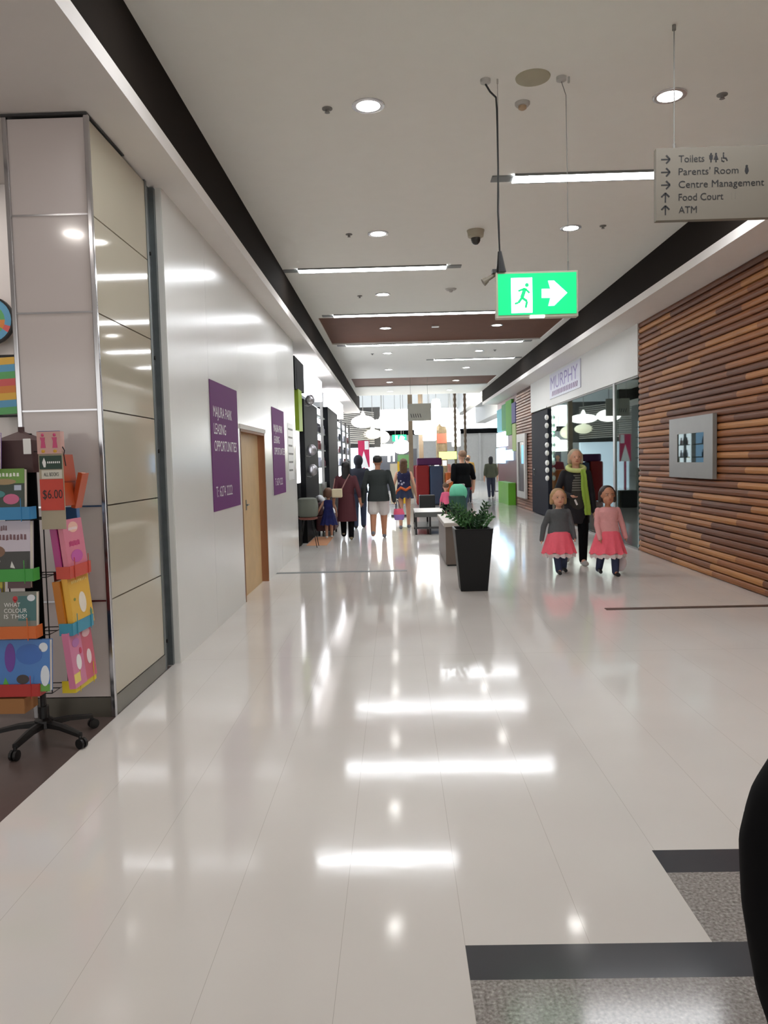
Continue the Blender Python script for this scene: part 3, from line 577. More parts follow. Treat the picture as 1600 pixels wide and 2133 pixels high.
for k, x in enumerate((1.735, 2.93)):
    b = B(); b.tube([(x, wy + .02, ZC), (x, wy + .02, wz1)], .0035, 6); b.cyl((x, wy + .02, wz1), (x, wy + .02, wz1 + .03), .008, n=8); b.cyl((x, wy + .02, ZC - .03), (x, wy + .02, ZC), .012, n=8); obj('suspension_wire', b, MGREY, t)

# ================================================================== PLANTER, BENCHES
t = thing('planter', 'tall tapered black square planter in the middle of the corridor', 'planter', (.87, 8.86, 0))
b = B(); cx, cy = .865, 8.87
prof = [(.155, 0), (.155, .01), (.215, .70), (.22, .72), (.195, .72), (.185, .66)]
b.rings([[Vector((cx + sx * r, cy + sy * r, z)) for sx, sy in ((-1, -1), (1, -1), (1, 1), (-1, 1))] for r, z in prof]); obj('pot', b, mat('pot black', (15, 15, 16), .4, noise=.02, spec=.3), t, bevel=.006)
b = B(); b.box(cx - .185, cx + .185, cy - .185, cy + .185, .655, .67); obj('soil', b, mat('soil', (52, 40, 30), .9, noise=.2, scale=40), t)
pl = thing('zamioculcas_plant', 'green leafy plant with arching stems leaning left in the black planter', 'plant', (cx, cy, .67))
rnd = random.Random(3); LEAF = mat('leaf green', (58, 104, 54), .35, noise=.15, scale=12); LEAF2 = mat('leaf dark green', (36, 72, 40), .35, noise=.15, scale=12)
for k in range(24):
    a = rnd.uniform(0, 2 * PI); r0 = rnd.uniform(.02, .14); base = Vector((cx + r0 * math.cos(a), cy + r0 * math.sin(a), .67))
    lean = Vector((rnd.uniform(-.42, .12), rnd.uniform(-.16, .16), 0)); h = rnd.uniform(.18, .44)
    pts = [base + lean * (q ** 1.6) + Vector((0, 0, h * (q - .22 * q * q))) for q in [i / 7 for i in range(8)]]
    b = B(); b.tube(pts, .0045, 6)
    for q in range(2, 8):
        for s in (-1, 1):
            p = pts[q]; d = (pts[q] - pts[q - 1]).normalized(); sd = d.cross(Vector((rnd.uniform(-.4, .4), -1, .3))).normalized() * s
            L = .075 * (1.1 - .05 * q); tip = p + (sd * .8 + d * .75).normalized() * L; n = (tip - p).cross(d).normalized(); wv = n.cross(tip - p).normalized() * L * .24
            mid = p + (tip - p) * .45 + n * .004; b.add([p, mid + wv, tip, mid - wv, mid + n * .006], [(0, 1, 4), (1, 2, 4), (2, 3, 4), (3, 0, 4)])
    obj('stem', b, LEAF if k % 2 else LEAF2, pl)
t = thing('box_seat', 'long grey brown box seat running back behind the black planter', 'seat', (.88, 11.7, 0))
b = B(); b.box(.68, 1.02, 10.85, 12.6, .02, .56); obj('base', b, mat('box seat', (112, 100, 90), .4), t, bevel=.01)
b = B(); b.box(.66, 1.04, 10.82, 12.63, .56, .62); obj('top', b, mat('box seat top', (186, 180, 170), .4), t, bevel=.008)
b = B(); b.box(.70, 1.0, 10.87, 12.58, 0, .02); obj('foot', b, BLK, t)
t = thing('bench', 'black framed bench with pale slabs in the middle of the mall', 'bench', (.75, 16.2, 0))
b = B(); b.box(.36, .98, 15.6, 17.0, .42, .46); b.box(.36, .98, 15.6, 15.66, .36, .42); obj('seat', b, mat('bench seat', (84, 86, 84), .3), t)
for x in (.385, .67, .955):
    b = B(); b.box(x - .02, x + .02, 15.62, 15.66, 0, .36); obj('leg', b, BLK, t); b = B(); b.box(x - .02, x + .02, 16.92, 16.96, 0, .42); obj('leg', b, BLK, t)
b = B(); b.box(.36, .98, 15.6, 17.0, .12, .16); obj('shelf', b, DGREY, t)
b = B(); b.box(.66, 1.12, 22.4, 22.85, 0.0, .50); b.cur = 0; tag(obj('bin', b, mat('bin black', (36, 38, 38), .4), bevel=.02), 'square dark grey bin behind the pale bench', 'bin')
# ================================================================== FOOD COURT HALL BEYOND THE CORRIDOR
HW = mat('hall white', (226, 226, 222), .6, noise=.01)
b = B(); b.box(-14, 16, 60, 60.2, 0, 8); b.box(-14.2, -14, 30, 60, 0, 8); b.box(16, 16.2, 30, 60, 0, 8); b.box(XR + .15, 16, 29.25, 29.4, 0, 8); b.box(-14, -5.9, 31, 31.2, 0, 8); b.box(XLF, XRF + 2, YE - .02, YE + .1, ZC + .1, 8)
struct('wall_far', b, HW, 'pale far walls of the bright food court')
b = B(); b.box(-14, 16, 31, 60, 7.0, 7.1); struct('ceiling_far', b, HW, 'high pale ceiling over the food court')
b = B(); b.box(-6, 10, 44, 44.3, 4.5, 7.0); struct('trim_9', b, HW, 'white beam crossing the food court ceiling')
for k, (x0, x1) in enumerate(((-8, -4.6), (-4.2, -.6), (-.2, 3.2), (3.6, 7.2), (7.6, 11))):
    w = thing('window_%d' % (4 + k), ORD[k] + ' bright skylight pane over the food court from the left', 'window', (x0, 40, 6.95)); w['kind'] = 'structure'
    b = B(); b.box(x0, x1, 33, 43.5, 6.96, 6.99); obj('pane', b, SKYL, w)
    b = B()
    for y in (33, 36.5, 40, 43.4): b.box(x0, x1, y, y + .12, 6.86, 6.96)
    obj('frame', b, HW, w)
# glazed clerestory above the far shops
b = B(); b.box(-6, 9, 55.8, 56, 3.75, 5.6); w = tag(obj('window_9', b, mat('clerestory glazing', (236, 244, 255), emit=3.2)), 'bright white clerestory band above the far shops', 'window', kind='structure')
b = B(); b.box(-6, 9, 55.6, 55.95, 3.4, 3.75); struct('trim_10', b, BLKM, 'dark band under the bright clerestory')
b = B(); b.box(-1, 9, 55.7, 55.9, 0, 3.4)
for x in (.2, 1.6, 3.0, 4.4, 6): b.box(x, x + .15, 55.5, 55.7, 0, 3.4)
struct('wall_far_shops', b, mat('far grey wall', (228, 228, 226), .5), 'light grey panelled wall at the end of the food court')
b = B(); b.box(3.6, 3.95, 31, 45, 4.1, 6.9); b.box(4.9, 5.5, 31, 47, 3.7, 6.9); struct('trim_11', b, HW, 'pair of deep white ceiling beams at the right of the food court')
# louvred wall left
t = thing('louvre_screen', 'grey horizontal louvre screen above the left side of food court entry', 'louvre', (-1.9, 33.5, 2.3))
for k in range(17):
    z = 2.36 + k * .09; b = B(); b.prism([(-2.4, 33.0, z), (-2.4, 33.05, z + .05), (-.98, 36.4, z + .05), (-.98, 36.35, z)], (-.03, .06, -.012)); obj('slat', b, MGREY, t)
b = B(); b.box(-2.9, -.7, 36.6, 36.7, 2.2, 4.1); obj('backing', b, mat('louvre dark', (62, 62, 62), .6), t)
b = B(); b.box(-3.4, -1.1, 36.7, 36.9, 0, 2.2); tag(obj('lit_shopfront', b, mat('lit pale blue front', (214, 232, 250), emit=.9)), 'pale blue lit shopfront below the louvre screen', 'shopfront')
t = thing('poster_stand', 'magenta and white poster behind the man in the dark hoodie', 'poster', (-1.5, 30, 0))
b = B(); b.box(-1.46, -1.02, 30, 30.06, 1.3, 2.35); b.box(-1.28, -1.2, 30, 30.06, 0, 1.3); obj('panel', b, mat('magenta', (196, 30, 84), .4), t)
b = B(); b.prism([(-1.42, 29.99, 1.3), (-1.24, 29.99, 1.95), (-1.06, 29.99, 1.3)], (0, -.004, 0)); b.box(-1.2, -1.04, 29.985, 29.99, 2.0, 2.33); obj('graphic', b, WHT, t)
b = B(); b.box(-.9, 1.1, 40, 42, 0, 2.15); tag(obj('food_kiosk', b, mat('kiosk dark', (52, 54, 62), .4)), 'dark food kiosk in the middle of the food court', 'kiosk')
for k, (x, z, wd, hh, c, n, e) in enumerate(((-.35, 1.68, .14, .36, (240, 244, 240), 'white narrow menu board', 1.4), (-.1, 1.68, .1, .34, (240, 244, 240), 'second white narrow menu board', 1.4), (.45, 1.5, .7, .7, (52, 96, 46), 'leaf green wall board', 0), (-.7, 2.3, .5, .22, (196, 36, 60), 'red lit sign strip', .6), (.15, 2.3, .4, .2, (206, 44, 64), 'second red lit sign strip', .6))):
    b = B(); b.box(x - wd / 2, x + wd / 2, 39.9, 39.98, z - hh / 2, z + hh / 2); tag(obj('menu_board', b, mat(n, c, .4, emit=e)), n + ' on the front of the dark food kiosk', 'board')
t = thing('exit_sign', 'small far green exit sign over the food court', 'sign', (.25, 38, 2.5))
b = B(); b.box(-.15, .55, 38, 38.06, 2.5, 2.82); obj('panel', b, mat('exit green', (0, 190, 112), emit=.62), t); b = B(); b.box(.0, .12, 37.99, 38, 2.54, 2.78); b.prism([(.22, 37.99, 2.6), (.22, 37.99, 2.72), (.34, 37.99, 2.72), (.34, 37.99, 2.78), (.48, 37.99, 2.66), (.34, 37.99, 2.54), (.34, 37.99, 2.6)], (0, -.005, 0)); obj('symbol', b, EW, t)
b = B(); b.tube([(0, 38, 2.82), (0, 38, 7)], .012, 5); b.tube([(.4, 38, 2.82), (.4, 38, 7)], .012, 5); obj('wire', b, MGREY, t)
t = thing('wayfinding_sign', 'far taupe directory sign hanging at the end of the corridor ceiling', 'sign', (.75, 24, 2.75))
b = B(); b.box(.40, 1.13, 24, 24.05, 2.75, 3.28); obj('board', b, mat('far sign', (186, 184, 170), .5), t)
b = B()
for k in range(5): b.prism([(.52 + k * .07, 24, 2.85), (.54 + k * .07, 24, 2.85), (.51 + k * .07, 24, 2.97), (.49 + k * .07, 24, 2.97)], (0, -.004, 0))
obj('lettering', b, TX, t)
for x in (.5, 1.03):
    b = B(); b.tube([(x, 24.02, 3.28), (x, 24.02, ZC + .03)], .004, 5); obj('suspension_wire', b, MGREY, t)
# pendants
PD = [(-1.35, 32.7, 3.22, .50, .26, 'ell', 'very wide white oval'), (-.6, 34.0, 3.18, .60, .20, 'ell', 'long white oval'), (-1.05, 35.8, 2.80, .42, .22, 'ell2', 'wide cream oval'), (-.62, 37.2, 2.70, .35, .3, 'ell2', 'round cream'), (-.55, 38.9, 2.1, .5, .28, 'drum', 'low white drum'), (.28, 36.5, 2.2, .42, .34, 'ell', 'low round white'),
      (1.15, 33.0, 3.0, .34, .36, 'drum', 'white square shouldered'), (1.5, 33.8, 2.72, .30, .34, 'drum', 'lower white square shouldered'), (1.72, 32.2, 3.62, .19, .42, 'drum', 'tall narrow white'), (2.45, 34.3, 3.38, .42, .36, 'drum', 'broad white'), (2.78, 35.3, 2.55, .2, .42, 'drum', 'tall low white'), (2.75, 36.4, 3.25, .42, .34, 'ell', 'right hand white oval'), (2.65, 38.0, 2.7, .28, .3, 'ell', 'small low white'), (1.3, 36, 3.35, .4, .3, 'drum', 'rear white'), (.65, 34.2, 3.5, .35, .22, 'ell', 'high white')]
for x, y, z, r, h, kd, n in PD:
    t = thing('pendant_lamp', n + ' glowing shade among the food court pendants', 'lamp', (x, y, z), group='glowing food court pendants')
    b = B(); M = PEND if kd != 'ell2' else mat('cream shade', (244, 240, 214), emit=.85)
    if kd == 'drum': b.lathe((x, y, z), [(r * .86, -h), (r, -h * .9), (r, h * .6), (r * .8, h), (.05, h * 1.05)], 22)
    else: b.ell((x, y, z), r, r, h, 22, 12); b.lathe((x, y, z + h * .9), [(.12, 0), (.03, .2)], 10)
    obj('shade', b, M, t, smooth=True)
    b = B(); b.cyl((x, y, z + h), (x, y, 7.0), .012, n=5); obj('cord', b, MGREY, t)
# posts
WOODP = mat('timber post', (132, 114, 92), .5, noise=.1)
for x, y, r, z1, n in ((.62, 31.2, .09, 3.9, 'taupe square post under the far directory sign'), (1.16, 34.9, .1, 3.4, 'second taupe square post, behind the glowing pendants')):
    b = B(); b.box(x - r, x + r, y - r, y + r, 0, 7.0); tag(obj('post', b, WOODP), n, 'post')
for x, y, n in ((2.45, 31.5, 'left of the pair of knobbly dark posts'), (2.86, 31.6, 'right of the pair of knobbly dark posts')):
    b = B(); pr = []
    for k in range(36): pr += [(.045 + .02 * (k % 2), k * .12)]
    b.lathe((x, y, 0), pr, 8); tag(obj('twisted_post', b, mat('dark post', (92, 76, 62), .6)), n + ' at the food court edge', 'post', 'dark knobbly posts')
t = thing('totem', 'carved brown totem with red panel in the food court', 'totem', (2.15, 36, 0))
b = B(); b.lathe((2.15, 36, 0), [(.24, 0), (.26, .1), (.26, 2.9), (.2, 3.1), (.1, 3.2)], 12); obj('column', b, mat('carved brown', (112, 96, 68), .6, noise=.35, scale=8), t)
b = B(); b.box(1.93, 2.37, 35.70, 35.74, 2.3, 2.75); obj('panel', b, mat('rust red', (160, 84, 60), .5), t)
# stalls and screens
b = B(); b.box(1.75, 2.45, 31, 31.05, 1.55, 1.85); tag(obj('screen', b, mat('lime lit screen', (206, 236, 120), emit=1.1)), 'lime and white lit screen past the bench', 'screen')
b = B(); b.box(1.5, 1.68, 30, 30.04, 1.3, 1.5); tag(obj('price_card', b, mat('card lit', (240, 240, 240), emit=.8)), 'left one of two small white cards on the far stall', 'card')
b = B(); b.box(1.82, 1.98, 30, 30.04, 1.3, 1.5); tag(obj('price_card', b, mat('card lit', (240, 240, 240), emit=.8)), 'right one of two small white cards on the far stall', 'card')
t = thing('clothes_stall', 'red and blue draped stall beside the taupe post', 'stall', (1.2, 26, 0))
b = B(); b.box(.68, 1.12, 26, 26.9, 0.02, 1.35); obj('red_drape', b, mat('red cloth', (150, 38, 36), .8), t, bevel=.05)
b = B(); b.box(1.14, 1.6, 26, 26.9, 0.02, 1.32); obj('blue_drape', b, mat('slate blue cloth', (68, 82, 106), .8), t, bevel=.05)
b = B(); b.box(.72, 1.56, 26.1, 26.8, 1.35, 1.6); obj('purple_top', b, mat('purple cloth', (90, 36, 84), .7), t, bevel=.04)
b = B(); b.box(1.65, 2.35, 25.6, 26.4, .02, 1.1); tag(obj('stall', b, mat('orange cloth', (206, 104, 42), .7), bevel=.05), 'orange covered stall left of the man in the black tee', 'stall')
t = thing('pull_up_banner', 'yellow and cream banner standing behind the girl with long hair', 'banner', (-.05, 21, 0))
b = B(); b.box(-.16, .04, 21, 21.03, .35, 1.45); obj('cream_half', b, mat('cream banner', (224, 214, 188), .5), t); b = B(); b.box(.04, .30, 21, 21.03, .35, 1.5); obj('yellow_half', b, mat('yellow banner', (232, 188, 36), .5), t); b = B(); b.box(-.16, .30, 20.9, 21.1, 0, .05); b.cyl((-.03, 21.04, .05), (-.03, 21.04, 1.4), .012, n=6); obj('base', b, DGREY, t)
# tables in food court
for k, (x, y) in enumerate(((4.6, 36), (5.5, 39), (3.3, 42), (-3.0, 42))):
    t = thing('cafe_table', ORD[k] + ' round cafe table of the food court, from the right', 'table', (x, y, 0), group='cafe tables')
    b = B(); b.lathe((x, y, .7), [(.4, 0), (.4, .03)], 18); obj('tabletop', b, LGREY, t); b = B(); b.lathe((x, y, 0), [(.22, 0), (.22, .02), (.03, .04), (.03, .7)], 12); obj('pedestal', b, DGREY, t)

# ================================================================== SHOP ON THE NEAR LEFT
b = B(); b.box(-9, -8.9, YB, 5.7, 0, ZS); b.box(-8.9, xl, 5.6, 5.7, 0, ZS); struct('wall_shop_near_left', b, mat('bookshop wall', (238, 232, 230), .6, noise=.01), 'white wall inside the near left bookshop')
for k, (x, y) in enumerate(((-2.75, 2.31), (-4.4, 2.31), (-2.9, .2), (-4.4, 4.2), (-6.4, 3.6), (-3.2, 5.0))):  # first read off pillar reflection; rest added unseen to brighten the shop
    t = thing('shop_downlight', ('%s unseen round downlight in the bookshop ceiling, counted from the corridor' % ORD[k]), 'light', (x, y, ZS - .02), group='bookshop downlights')
    b = B(); b.cyl((x, y, ZS - .012), (x, y, ZS - .006), .075, n=20); obj('lens', b, mat('warm lens', (255, 246, 238), emit=60), t)
    b = B(); b.lathe((x, y, ZS - .01), [(.075, .01), (.078, 0), (.095, .004), (.095, .01)], 20, cap=False); obj('trim_ring', b, ref, t)
LC = [(110, 190, 120), (240, 150, 80), (110, 180, 220), (235, 110, 110), (250, 200, 90)]
t = thing('wall_letter', 'round rainbow striped wall letter at the edge of the bookshop', 'letter', (-2.5, 5.5, 2.2))
N = 20
for k in range(N):
    a0, a1 = k * 2 * PI / N, (k + 1) * 2 * PI / N; cxx, czz = -2.85, 2.57
    for j, (r0, r1) in enumerate(((.06, .108), (.108, .155))):
        if j == 1 and k % 4 == 3: c = LC[2]
        else: c = LC[(k // 3 + j * 2) % 5]
        b = B(); b.prism([(cxx + r * math.cos(a), 5.5, czz + r * math.sin(a)) for r, a in ((r0, a0), (r1, a0), (r1, a1), (r0, a1))], (0, -.03, 0)); obj('stripe', b, mat('letter %d%d%d' % c, c, .5, noise=0), t)
b = B(); b.rings([[Vector((cxx + r * math.cos(2 * PI * i / 30), yv, czz + r * math.sin(2 * PI * i / 30))) for i in range(30)] for r, yv in ((.155, 5.5), (.168, 5.5), (.168, 5.465), (.155, 5.465), (.155, 5.5))], cap=False); obj('outline', b, BLK, t)
t = thing('wall_letter', 'upright rainbow patterned wall letter below the round one', 'letter', (-2.7, 5.5, 1.88))
for k in range(8):
    z = 1.90 + k * .05; c = LC[(k * 2) % 5]; b = B(); b.prism([(-2.86, 5.5, z), (-2.665, 5.5, z + .01), (-2.67, 5.5, z + .06), (-2.86, 5.5, z + .05)], (0, -.03, 0)); obj('stripe', b, mat('letter %d%d%d' % c, c, .5, noise=0), t)
b = B(); b.box(-2.87, -2.66, 5.475, 5.5, 1.885, 1.90); b.box(-2.87, -2.67, 5.475, 5.5, 2.31, 2.325); b.box(-2.875, -2.86, 5.475, 5.5, 1.885, 2.325); obj('outline', b, BLK, t)
# ================================================================== BOOK SPINNER
px_, py_ = -1.98, 4.14
t = thing('book_spinner', 'black revolving book rack on castors in front of the tiled pillar', 'book rack', (px_, py_, 0))
b = B(); b.cyl((px_, py_, .10), (px_, py_, 1.70), .016, n=12); b.cyl((px_, py_, .10), (px_, py_, .20), .028, n=12); obj('pole', b, BLK, t)
b = B(); b.lathe((px_, py_, .075), [(.03, 0), (.055, .01), (.05, .05), (.03, .06)], 14); obj('hub', b, BLK, t)
for k in range(5):
    a = -PI / 2 - .12 + k * 2 * PI / 5; d = Vector((math.cos(a), math.sin(a), 0)); c0 = Vector((px_, py_, .10)); L = .27
    b = B(); n = Vector((-d.y, d.x, 0)); rs = []
    for q, wd, z, h in ((0, .026, .105, .018), (.5, .022, .10, .014), (1, .015, .075, .012)):
        c = Vector((px_, py_, z)) + d * L * q; rs.append([c + n * wd - Z3 * h, c + n * wd + Z3 * h * .6, c + Z3 * h, c - n * wd + Z3 * h * .6, c - n * wd - Z3 * h])
    b.rings(rs); arm = obj('arm', b, BLK, t)
    e = Vector((px_, py_, 0)) + d * L; b = B(); b.cyl(e + Z3 * .07, e + Z3 * .045, .01, n=8)
    for s in (-1, 1): c = e + n * .012 * s + d * .008; b.cyl(c + Z3 * .028 - n * .007, c + Z3 * .028 + n * .007, .0275, n=16)
    obj('castor', b, BLK, arm)
# wire frame uprights at corners of each face
hs = .165
b = B()
for sx in (-1, 1):
    for sy in (-1, 1):
        x, y = px_ + sx * .10, py_ + sy * .10; b.tube([(x, y, .30), (x, y, 1.62)], .0035, 5)
for z in (.30, .62, .93, 1.24, 1.60): b.tube([(px_ - .10, py_ - .10, z), (px_ + .10, py_ - .10, z), (px_ + .10, py_ + .10, z), (px_ - .10, py_ + .10, z), (px_ - .10, py_ - .10, z)], .003, 5); b.tube([(px_ - .10, py_, z), (px_ + .10, py_, z)], .003, 5); b.tube([(px_, py_ - .10, z), (px_, py_ + .10, z)], .003, 5)
obj('wire_frame', b, BLK, t)
b = B(); b.box(px_ - .03, px_ + .06, py_ - .075, py_ - .06, .3, 1.62); obj('spine_panel', b, BLKM, t)
b = B(); b.rings([[Vector((px_ - .03 + sx * r, py_ - .02 + sy * r, z)) for sx, sy in ((-1, -1), (1, -1), (1, 1), (-1, 1))] for r, z in ((.10, 1.49), (.10, 1.66), (.012, 1.71), (.012, 1.735))]); obj('top_cap', b, mat('topper brown', (78, 54, 54), .6), t)
def face(fn):   # local frames: front (faces camera), right (faces corridor)
    return {'front': (Vector((px_ - .055, py_ - hs, 0)), X3, -Y3), 'right': (Vector((px_ + hs, py_ + .02, 0)), Y3, X3), 'back': (Vector((px_, py_ + hs, 0)), -X3, Y3)}[fn]
def tray(fn, z, w_, M, dep=.07, h=.065, off=0):
    c, r, n = face(fn); p = c + r * off; b = B()
    b.obox(p + n * dep + Z3 * (z + h / 2), r, n, Z3, w_ / 2, .003, h / 2); b.obox(p + n * dep / 2 + Z3 * (z + .003), r, n, Z3, w_ / 2, dep / 2, .003)
    for s in (-1, 1): b.obox(p + r * s * w_ / 2 + n * dep / 2 + Z3 * (z + h / 2), r, n, Z3, .0025, dep / 2, h / 2)
    for s in (-.3, .36): q = p + n * (dep + .0055) + r * s * w_; b.tube([q + Z3 * (z - .01), q + Z3 * (z + .11)], .0022, 5)
    tr = obj('tray', b, M, t); return tr
TR = {'blue': (58, 140, 194), 'green': (72, 166, 72), 'orange': (222, 116, 58), 'red': (190, 62, 58), 'coral': (206, 78, 62), 'cyan': (62, 150, 178), 'yellow': (224, 200, 44)}
TM = {k: mat('tray ' + k, v, .4, noise=.01) for k, v in TR.items()}
for z, c in ((1.25, 'blue'), (.93, 'green'), (.63, 'orange'), (.325, 'red')): tray('front', z, .30, TM[c])
for z, c in ((.92, 'coral'), (.615, 'cyan'), (.305, 'yellow')): tray('right', z, .28, TM[c])
# header card with prices
b = B(); b.box(-1.862, -1.735, 3.985, 3.99, 1.19, 1.60); hd = obj('header_card', b, mat('header edge', (176, 164, 140), .5), t)
b = B(); b.box(-1.857, -1.74, 3.982, 3.985, 1.505, 1.575); obj('green_label', b, mat('label green', (40, 66, 52), .5), hd)
b = B(); b.prism([(-1.835, 3.982, 1.515), (-1.825, 3.982, 1.515), (-1.822, 3.982, 1.54), (-1.832, 3.982, 1.565), (-1.842, 3.982, 1.54)], (0, -.001, 0))
for k in range(7): b.box(-1.815 + k * .01, -1.809 + k * .01, 3.981, 3.982, 1.535, 1.545)
obj('leaf_logo', b, WHT, hd)
b = B(); b.box(-1.848, -1.742, 3.982, 3.985, 1.455, 1.50); obj('white_label', b, mat('label white', (216, 212, 198), .5), hd)
text('ALL BOOKS', (-1.836, 3.982, 1.468), X3, Z3, .02, BLK, hd, width=.078)
b = B(); b.box(-1.86, -1.738, 3.980, 3.985, 1.29, 1.453); obj('price_label', b, mat('price red', (206, 70, 54), .5), hd)
text('$6.00', (-1.846, 3.980, 1.352), X3, Z3, .046, BLK, hd, width=.104)
b = B(); b.tube([(-1.735, 3.99, 1.62), (-1.725, 3.99, 1.60), (-1.73, 3.99, 1.58), (-1.722, 3.99, 1.52)], .003, 5); obj('hook', b, BLK, t)

def book(fn, off, z, w_, h, th, col, lab, art=(), tilt=.10, dep=.02, name='book', cat='book', spine=None):
    c, r, n = face(fn); u = (Z3 - n * 0).normalized(); up = (Z3 * math.cos(tilt) - n * math.sin(tilt)).normalized(); nn = (n * math.cos(tilt) + Z3 * math.sin(tilt)).normalized()
    base = c + r * off + n * dep + Z3 * z; o = thing(name, lab, cat, base)
    b = B(); b.obox(base + up * h / 2 + nn * th / 2, r, nn, up, w_ / 2 - .003, th / 2, h / 2 - .003); obj('pages', b, mat('pages', (228, 222, 208), .7), o)
    M = mat('cover %d %d %d' % col, col, .3, noise=.03); b = B()
    b.obox(base + up * h / 2 + nn * (th + .001), r, nn, up, w_ / 2, .0015, h / 2); b.obox(base + up * h / 2 - nn * .001, r, nn, up, w_ / 2, .0015, h / 2)
    b.obox(base + up * h / 2 + nn * th / 2 - r * w_ / 2, r, nn, up, .0015, th / 2, h / 2); cv = obj('cover', b, M, o)
    fr = nn * (th + .003)
    for a in art:
        k = a[0]; ac = a[-1]; AM = mat('ink %d %d %d' % ac, ac, .35, noise=.05)
        P = lambda x, y: base + r * x * w_ / 2 + up * y * h + fr
        b = B()
        if k == 'r': _, x0, y0, x1, y1, _c = a; b.prism([P(x0, y0), P(x1, y0), P(x1, y1), P(x0, y1)], nn * .0006)
        elif k == 'e':
            _, x0, y0, rx, ry, _c = a; b.prism([P(x0 + rx * math.cos(i * PI / 8), y0 + ry * math.sin(i * PI / 8)) for i in range(16)], nn * .0009)
        elif k == 'p': b.prism([P(*q) for q in a[1]], nn * .0009)
        elif k == 't': _, s, x0, y0, hh, wd, _c = a; text(s, P(x0, y0) + nn * .001, r, up, hh, AM, cv, width=wd, depth=.0005); continue
        elif k == 'w':   # illegible script strokes
            _, x0, y0, x1, hh, _c = a; m_ = 9
            for i in range(m_): q = x0 + (x1 - x0) * i / m_; wv = hh * .35 * ((i * 5) % 3 - 1); b.prism([P(q, y0 + wv * .3), P(q + (x1 - x0) / m_ * .7, y0), P(q + (x1 - x0) / m_ * .6, y0 + hh), P(q + .01, y0 + hh + wv * .3)], nn * .0012)
        obj('cover_art', b, AM, cv)
    return o
# front face, top to bottom
book('front', -.09, 1.50, .16, .20, .05, (150, 122, 186), 'lilac plastic wrapped pack at the top left of the spinner', [('e', .2, .55, .5, .2, (196, 160, 190)), ('e', .3, .2, .3, .12, (226, 214, 236))], name='gift_pack', cat='pack')
book('front', .01, 1.285, .21, .225, .03, (48, 62, 50), 'picture book with lime green top band in the blue tray', [('r', -1, .66, 1, 1, (112, 156, 66)), ('w', -.8, .82, .8, .08, (236, 240, 226)), ('e', 0, .7, .6, .07, (166, 140, 100)), ('e', .35, .3, .4, .12, (210, 104, 142)), ('e', -.3, .42, .35, .08, (70, 140, 140)), ('r', .5, .5, .85, .62, (190, 200, 220))])
book('front', -.10, 1.285, .10, .25, .012, (140, 92, 170), 'thin violet book at the left end of the blue tray', [('e', 0, .2, .5, .1, (230, 190, 60))], dep=.055)
book('front', .0, .965, .26, .275, .035, (206, 196, 208), 'pale book with brown lettering and dark photo in the green tray', [('w', -.7, .82, .1, .09, (118, 78, 84)), ('w', -.4, .64, .9, .10, (118, 78, 84)), ('r', -1, 0, 1, .42, (58, 56, 52)), ('e', -.4, .42, .4, .12, (130, 92, 66)), ('e', -.5, .24, .3, .09, (216, 208, 206)), ('p', [(.2, .12), (.26, .24), (.4, .1)], (222, 222, 216))])
book('front', -.10, .655, .12, .235, .03, (172, 168, 214), 'lilac book at the left end of the orange tray', [('e', 0, .3, .5, .2, (52, 50, 120))], dep=.03)
book('front', .045, .655, .21, .215, .03, (122, 122, 112), 'grey book with red heart and white title in the orange tray', [('r', .1, .3, 1, .9, (60, 108, 108)), ('e', -.05, .84, .12, .06, (200, 30, 40)), ('p', [(-.18, .82), (.08, .82), (-.05, .72)], (200, 30, 40)), ('t', 'WHAT', -.6, .64, .022, .085, (240, 240, 236)), ('t', 'COLOUR', -.6, .5, .022, .12, (240, 240, 236)), ('t', 'IS THIS?', -.6, .36, .022, .12, (240, 240, 236)), ('e', .75, .85, .2, .08, (226, 230, 236))], dep=.035)
book('front', -.09, .84, .10, .085, .02, (212, 194, 40), 'small yellow book top behind the orange tray', dep=.0)
book('front', .05, .885, .12, .07, .02, (96, 50, 56), 'dark red book top between the green and orange trays', dep=.0)
book('front', .035, .345, .335, .27, .03, (72, 128, 200), 'wide blue book with meadow scene in the red tray', [('r', -1, 0, 1, .14, (104, 164, 66)), ('e', -.85, .55, .2, .3, (206, 40, 120)), ('e', -.25, .66, .17, .28, (110, 60, 160)), ('e', .35, .72, .42, .2, (60, 110, 190)), ('e', .8, .85, .14, .09, (232, 238, 246)), ('e', .85, .3, .14, .2, (228, 236, 244)), ('e', .15, .24, .2, .09, (60, 48, 44)), ('p', [(-.5, .1), (-.4, .28), (-.25, .1)], (90, 180, 70))], dep=.03)
# right face
book('right', .03, 1.30, .20, .28, .05, (176, 72, 34), 'rust orange books standing on the far top of the spinner', [('r', -.8, .45, .8, .48, (140, 52, 28))], dep=-.02)
book('right', .11, 1.29, .09, .20, .02, (190, 84, 44), 'narrow rust orange book leaning outwards below the top', tilt=-.25, dep=.01)
book('right', .0, .94, .25, .29, .022, (222, 132, 152), 'pale pink book with magenta title in the coral tray', [('w', -.5, .8, .4, .05, (246, 232, 236)), ('w', -.6, .5, .5, .09, (206, 70, 130)), ('e', 0, .3, .6, .12, (200, 92, 170)), ('e', 0, .85, .5, .1, (240, 190, 170))], dep=.04, spine=1)
book('right', -.01, .94, .25, .285, .03, (176, 58, 128), 'magenta book tucked behind the pale pink one', dep=.0)
book('right', .02, .635, .27, .29, .028, (236, 186, 70), 'yellow book with white oval in the cyan tray', [('e', .1, .45, .35, .2, (240, 230, 214)), ('w', -.7, .85, .8, .05, (250, 222, 140)), ('e', -.6, .55, .1, .03, (130, 140, 60)), ('e', .8, .2, .12, .06, (120, 150, 80))], dep=.042)
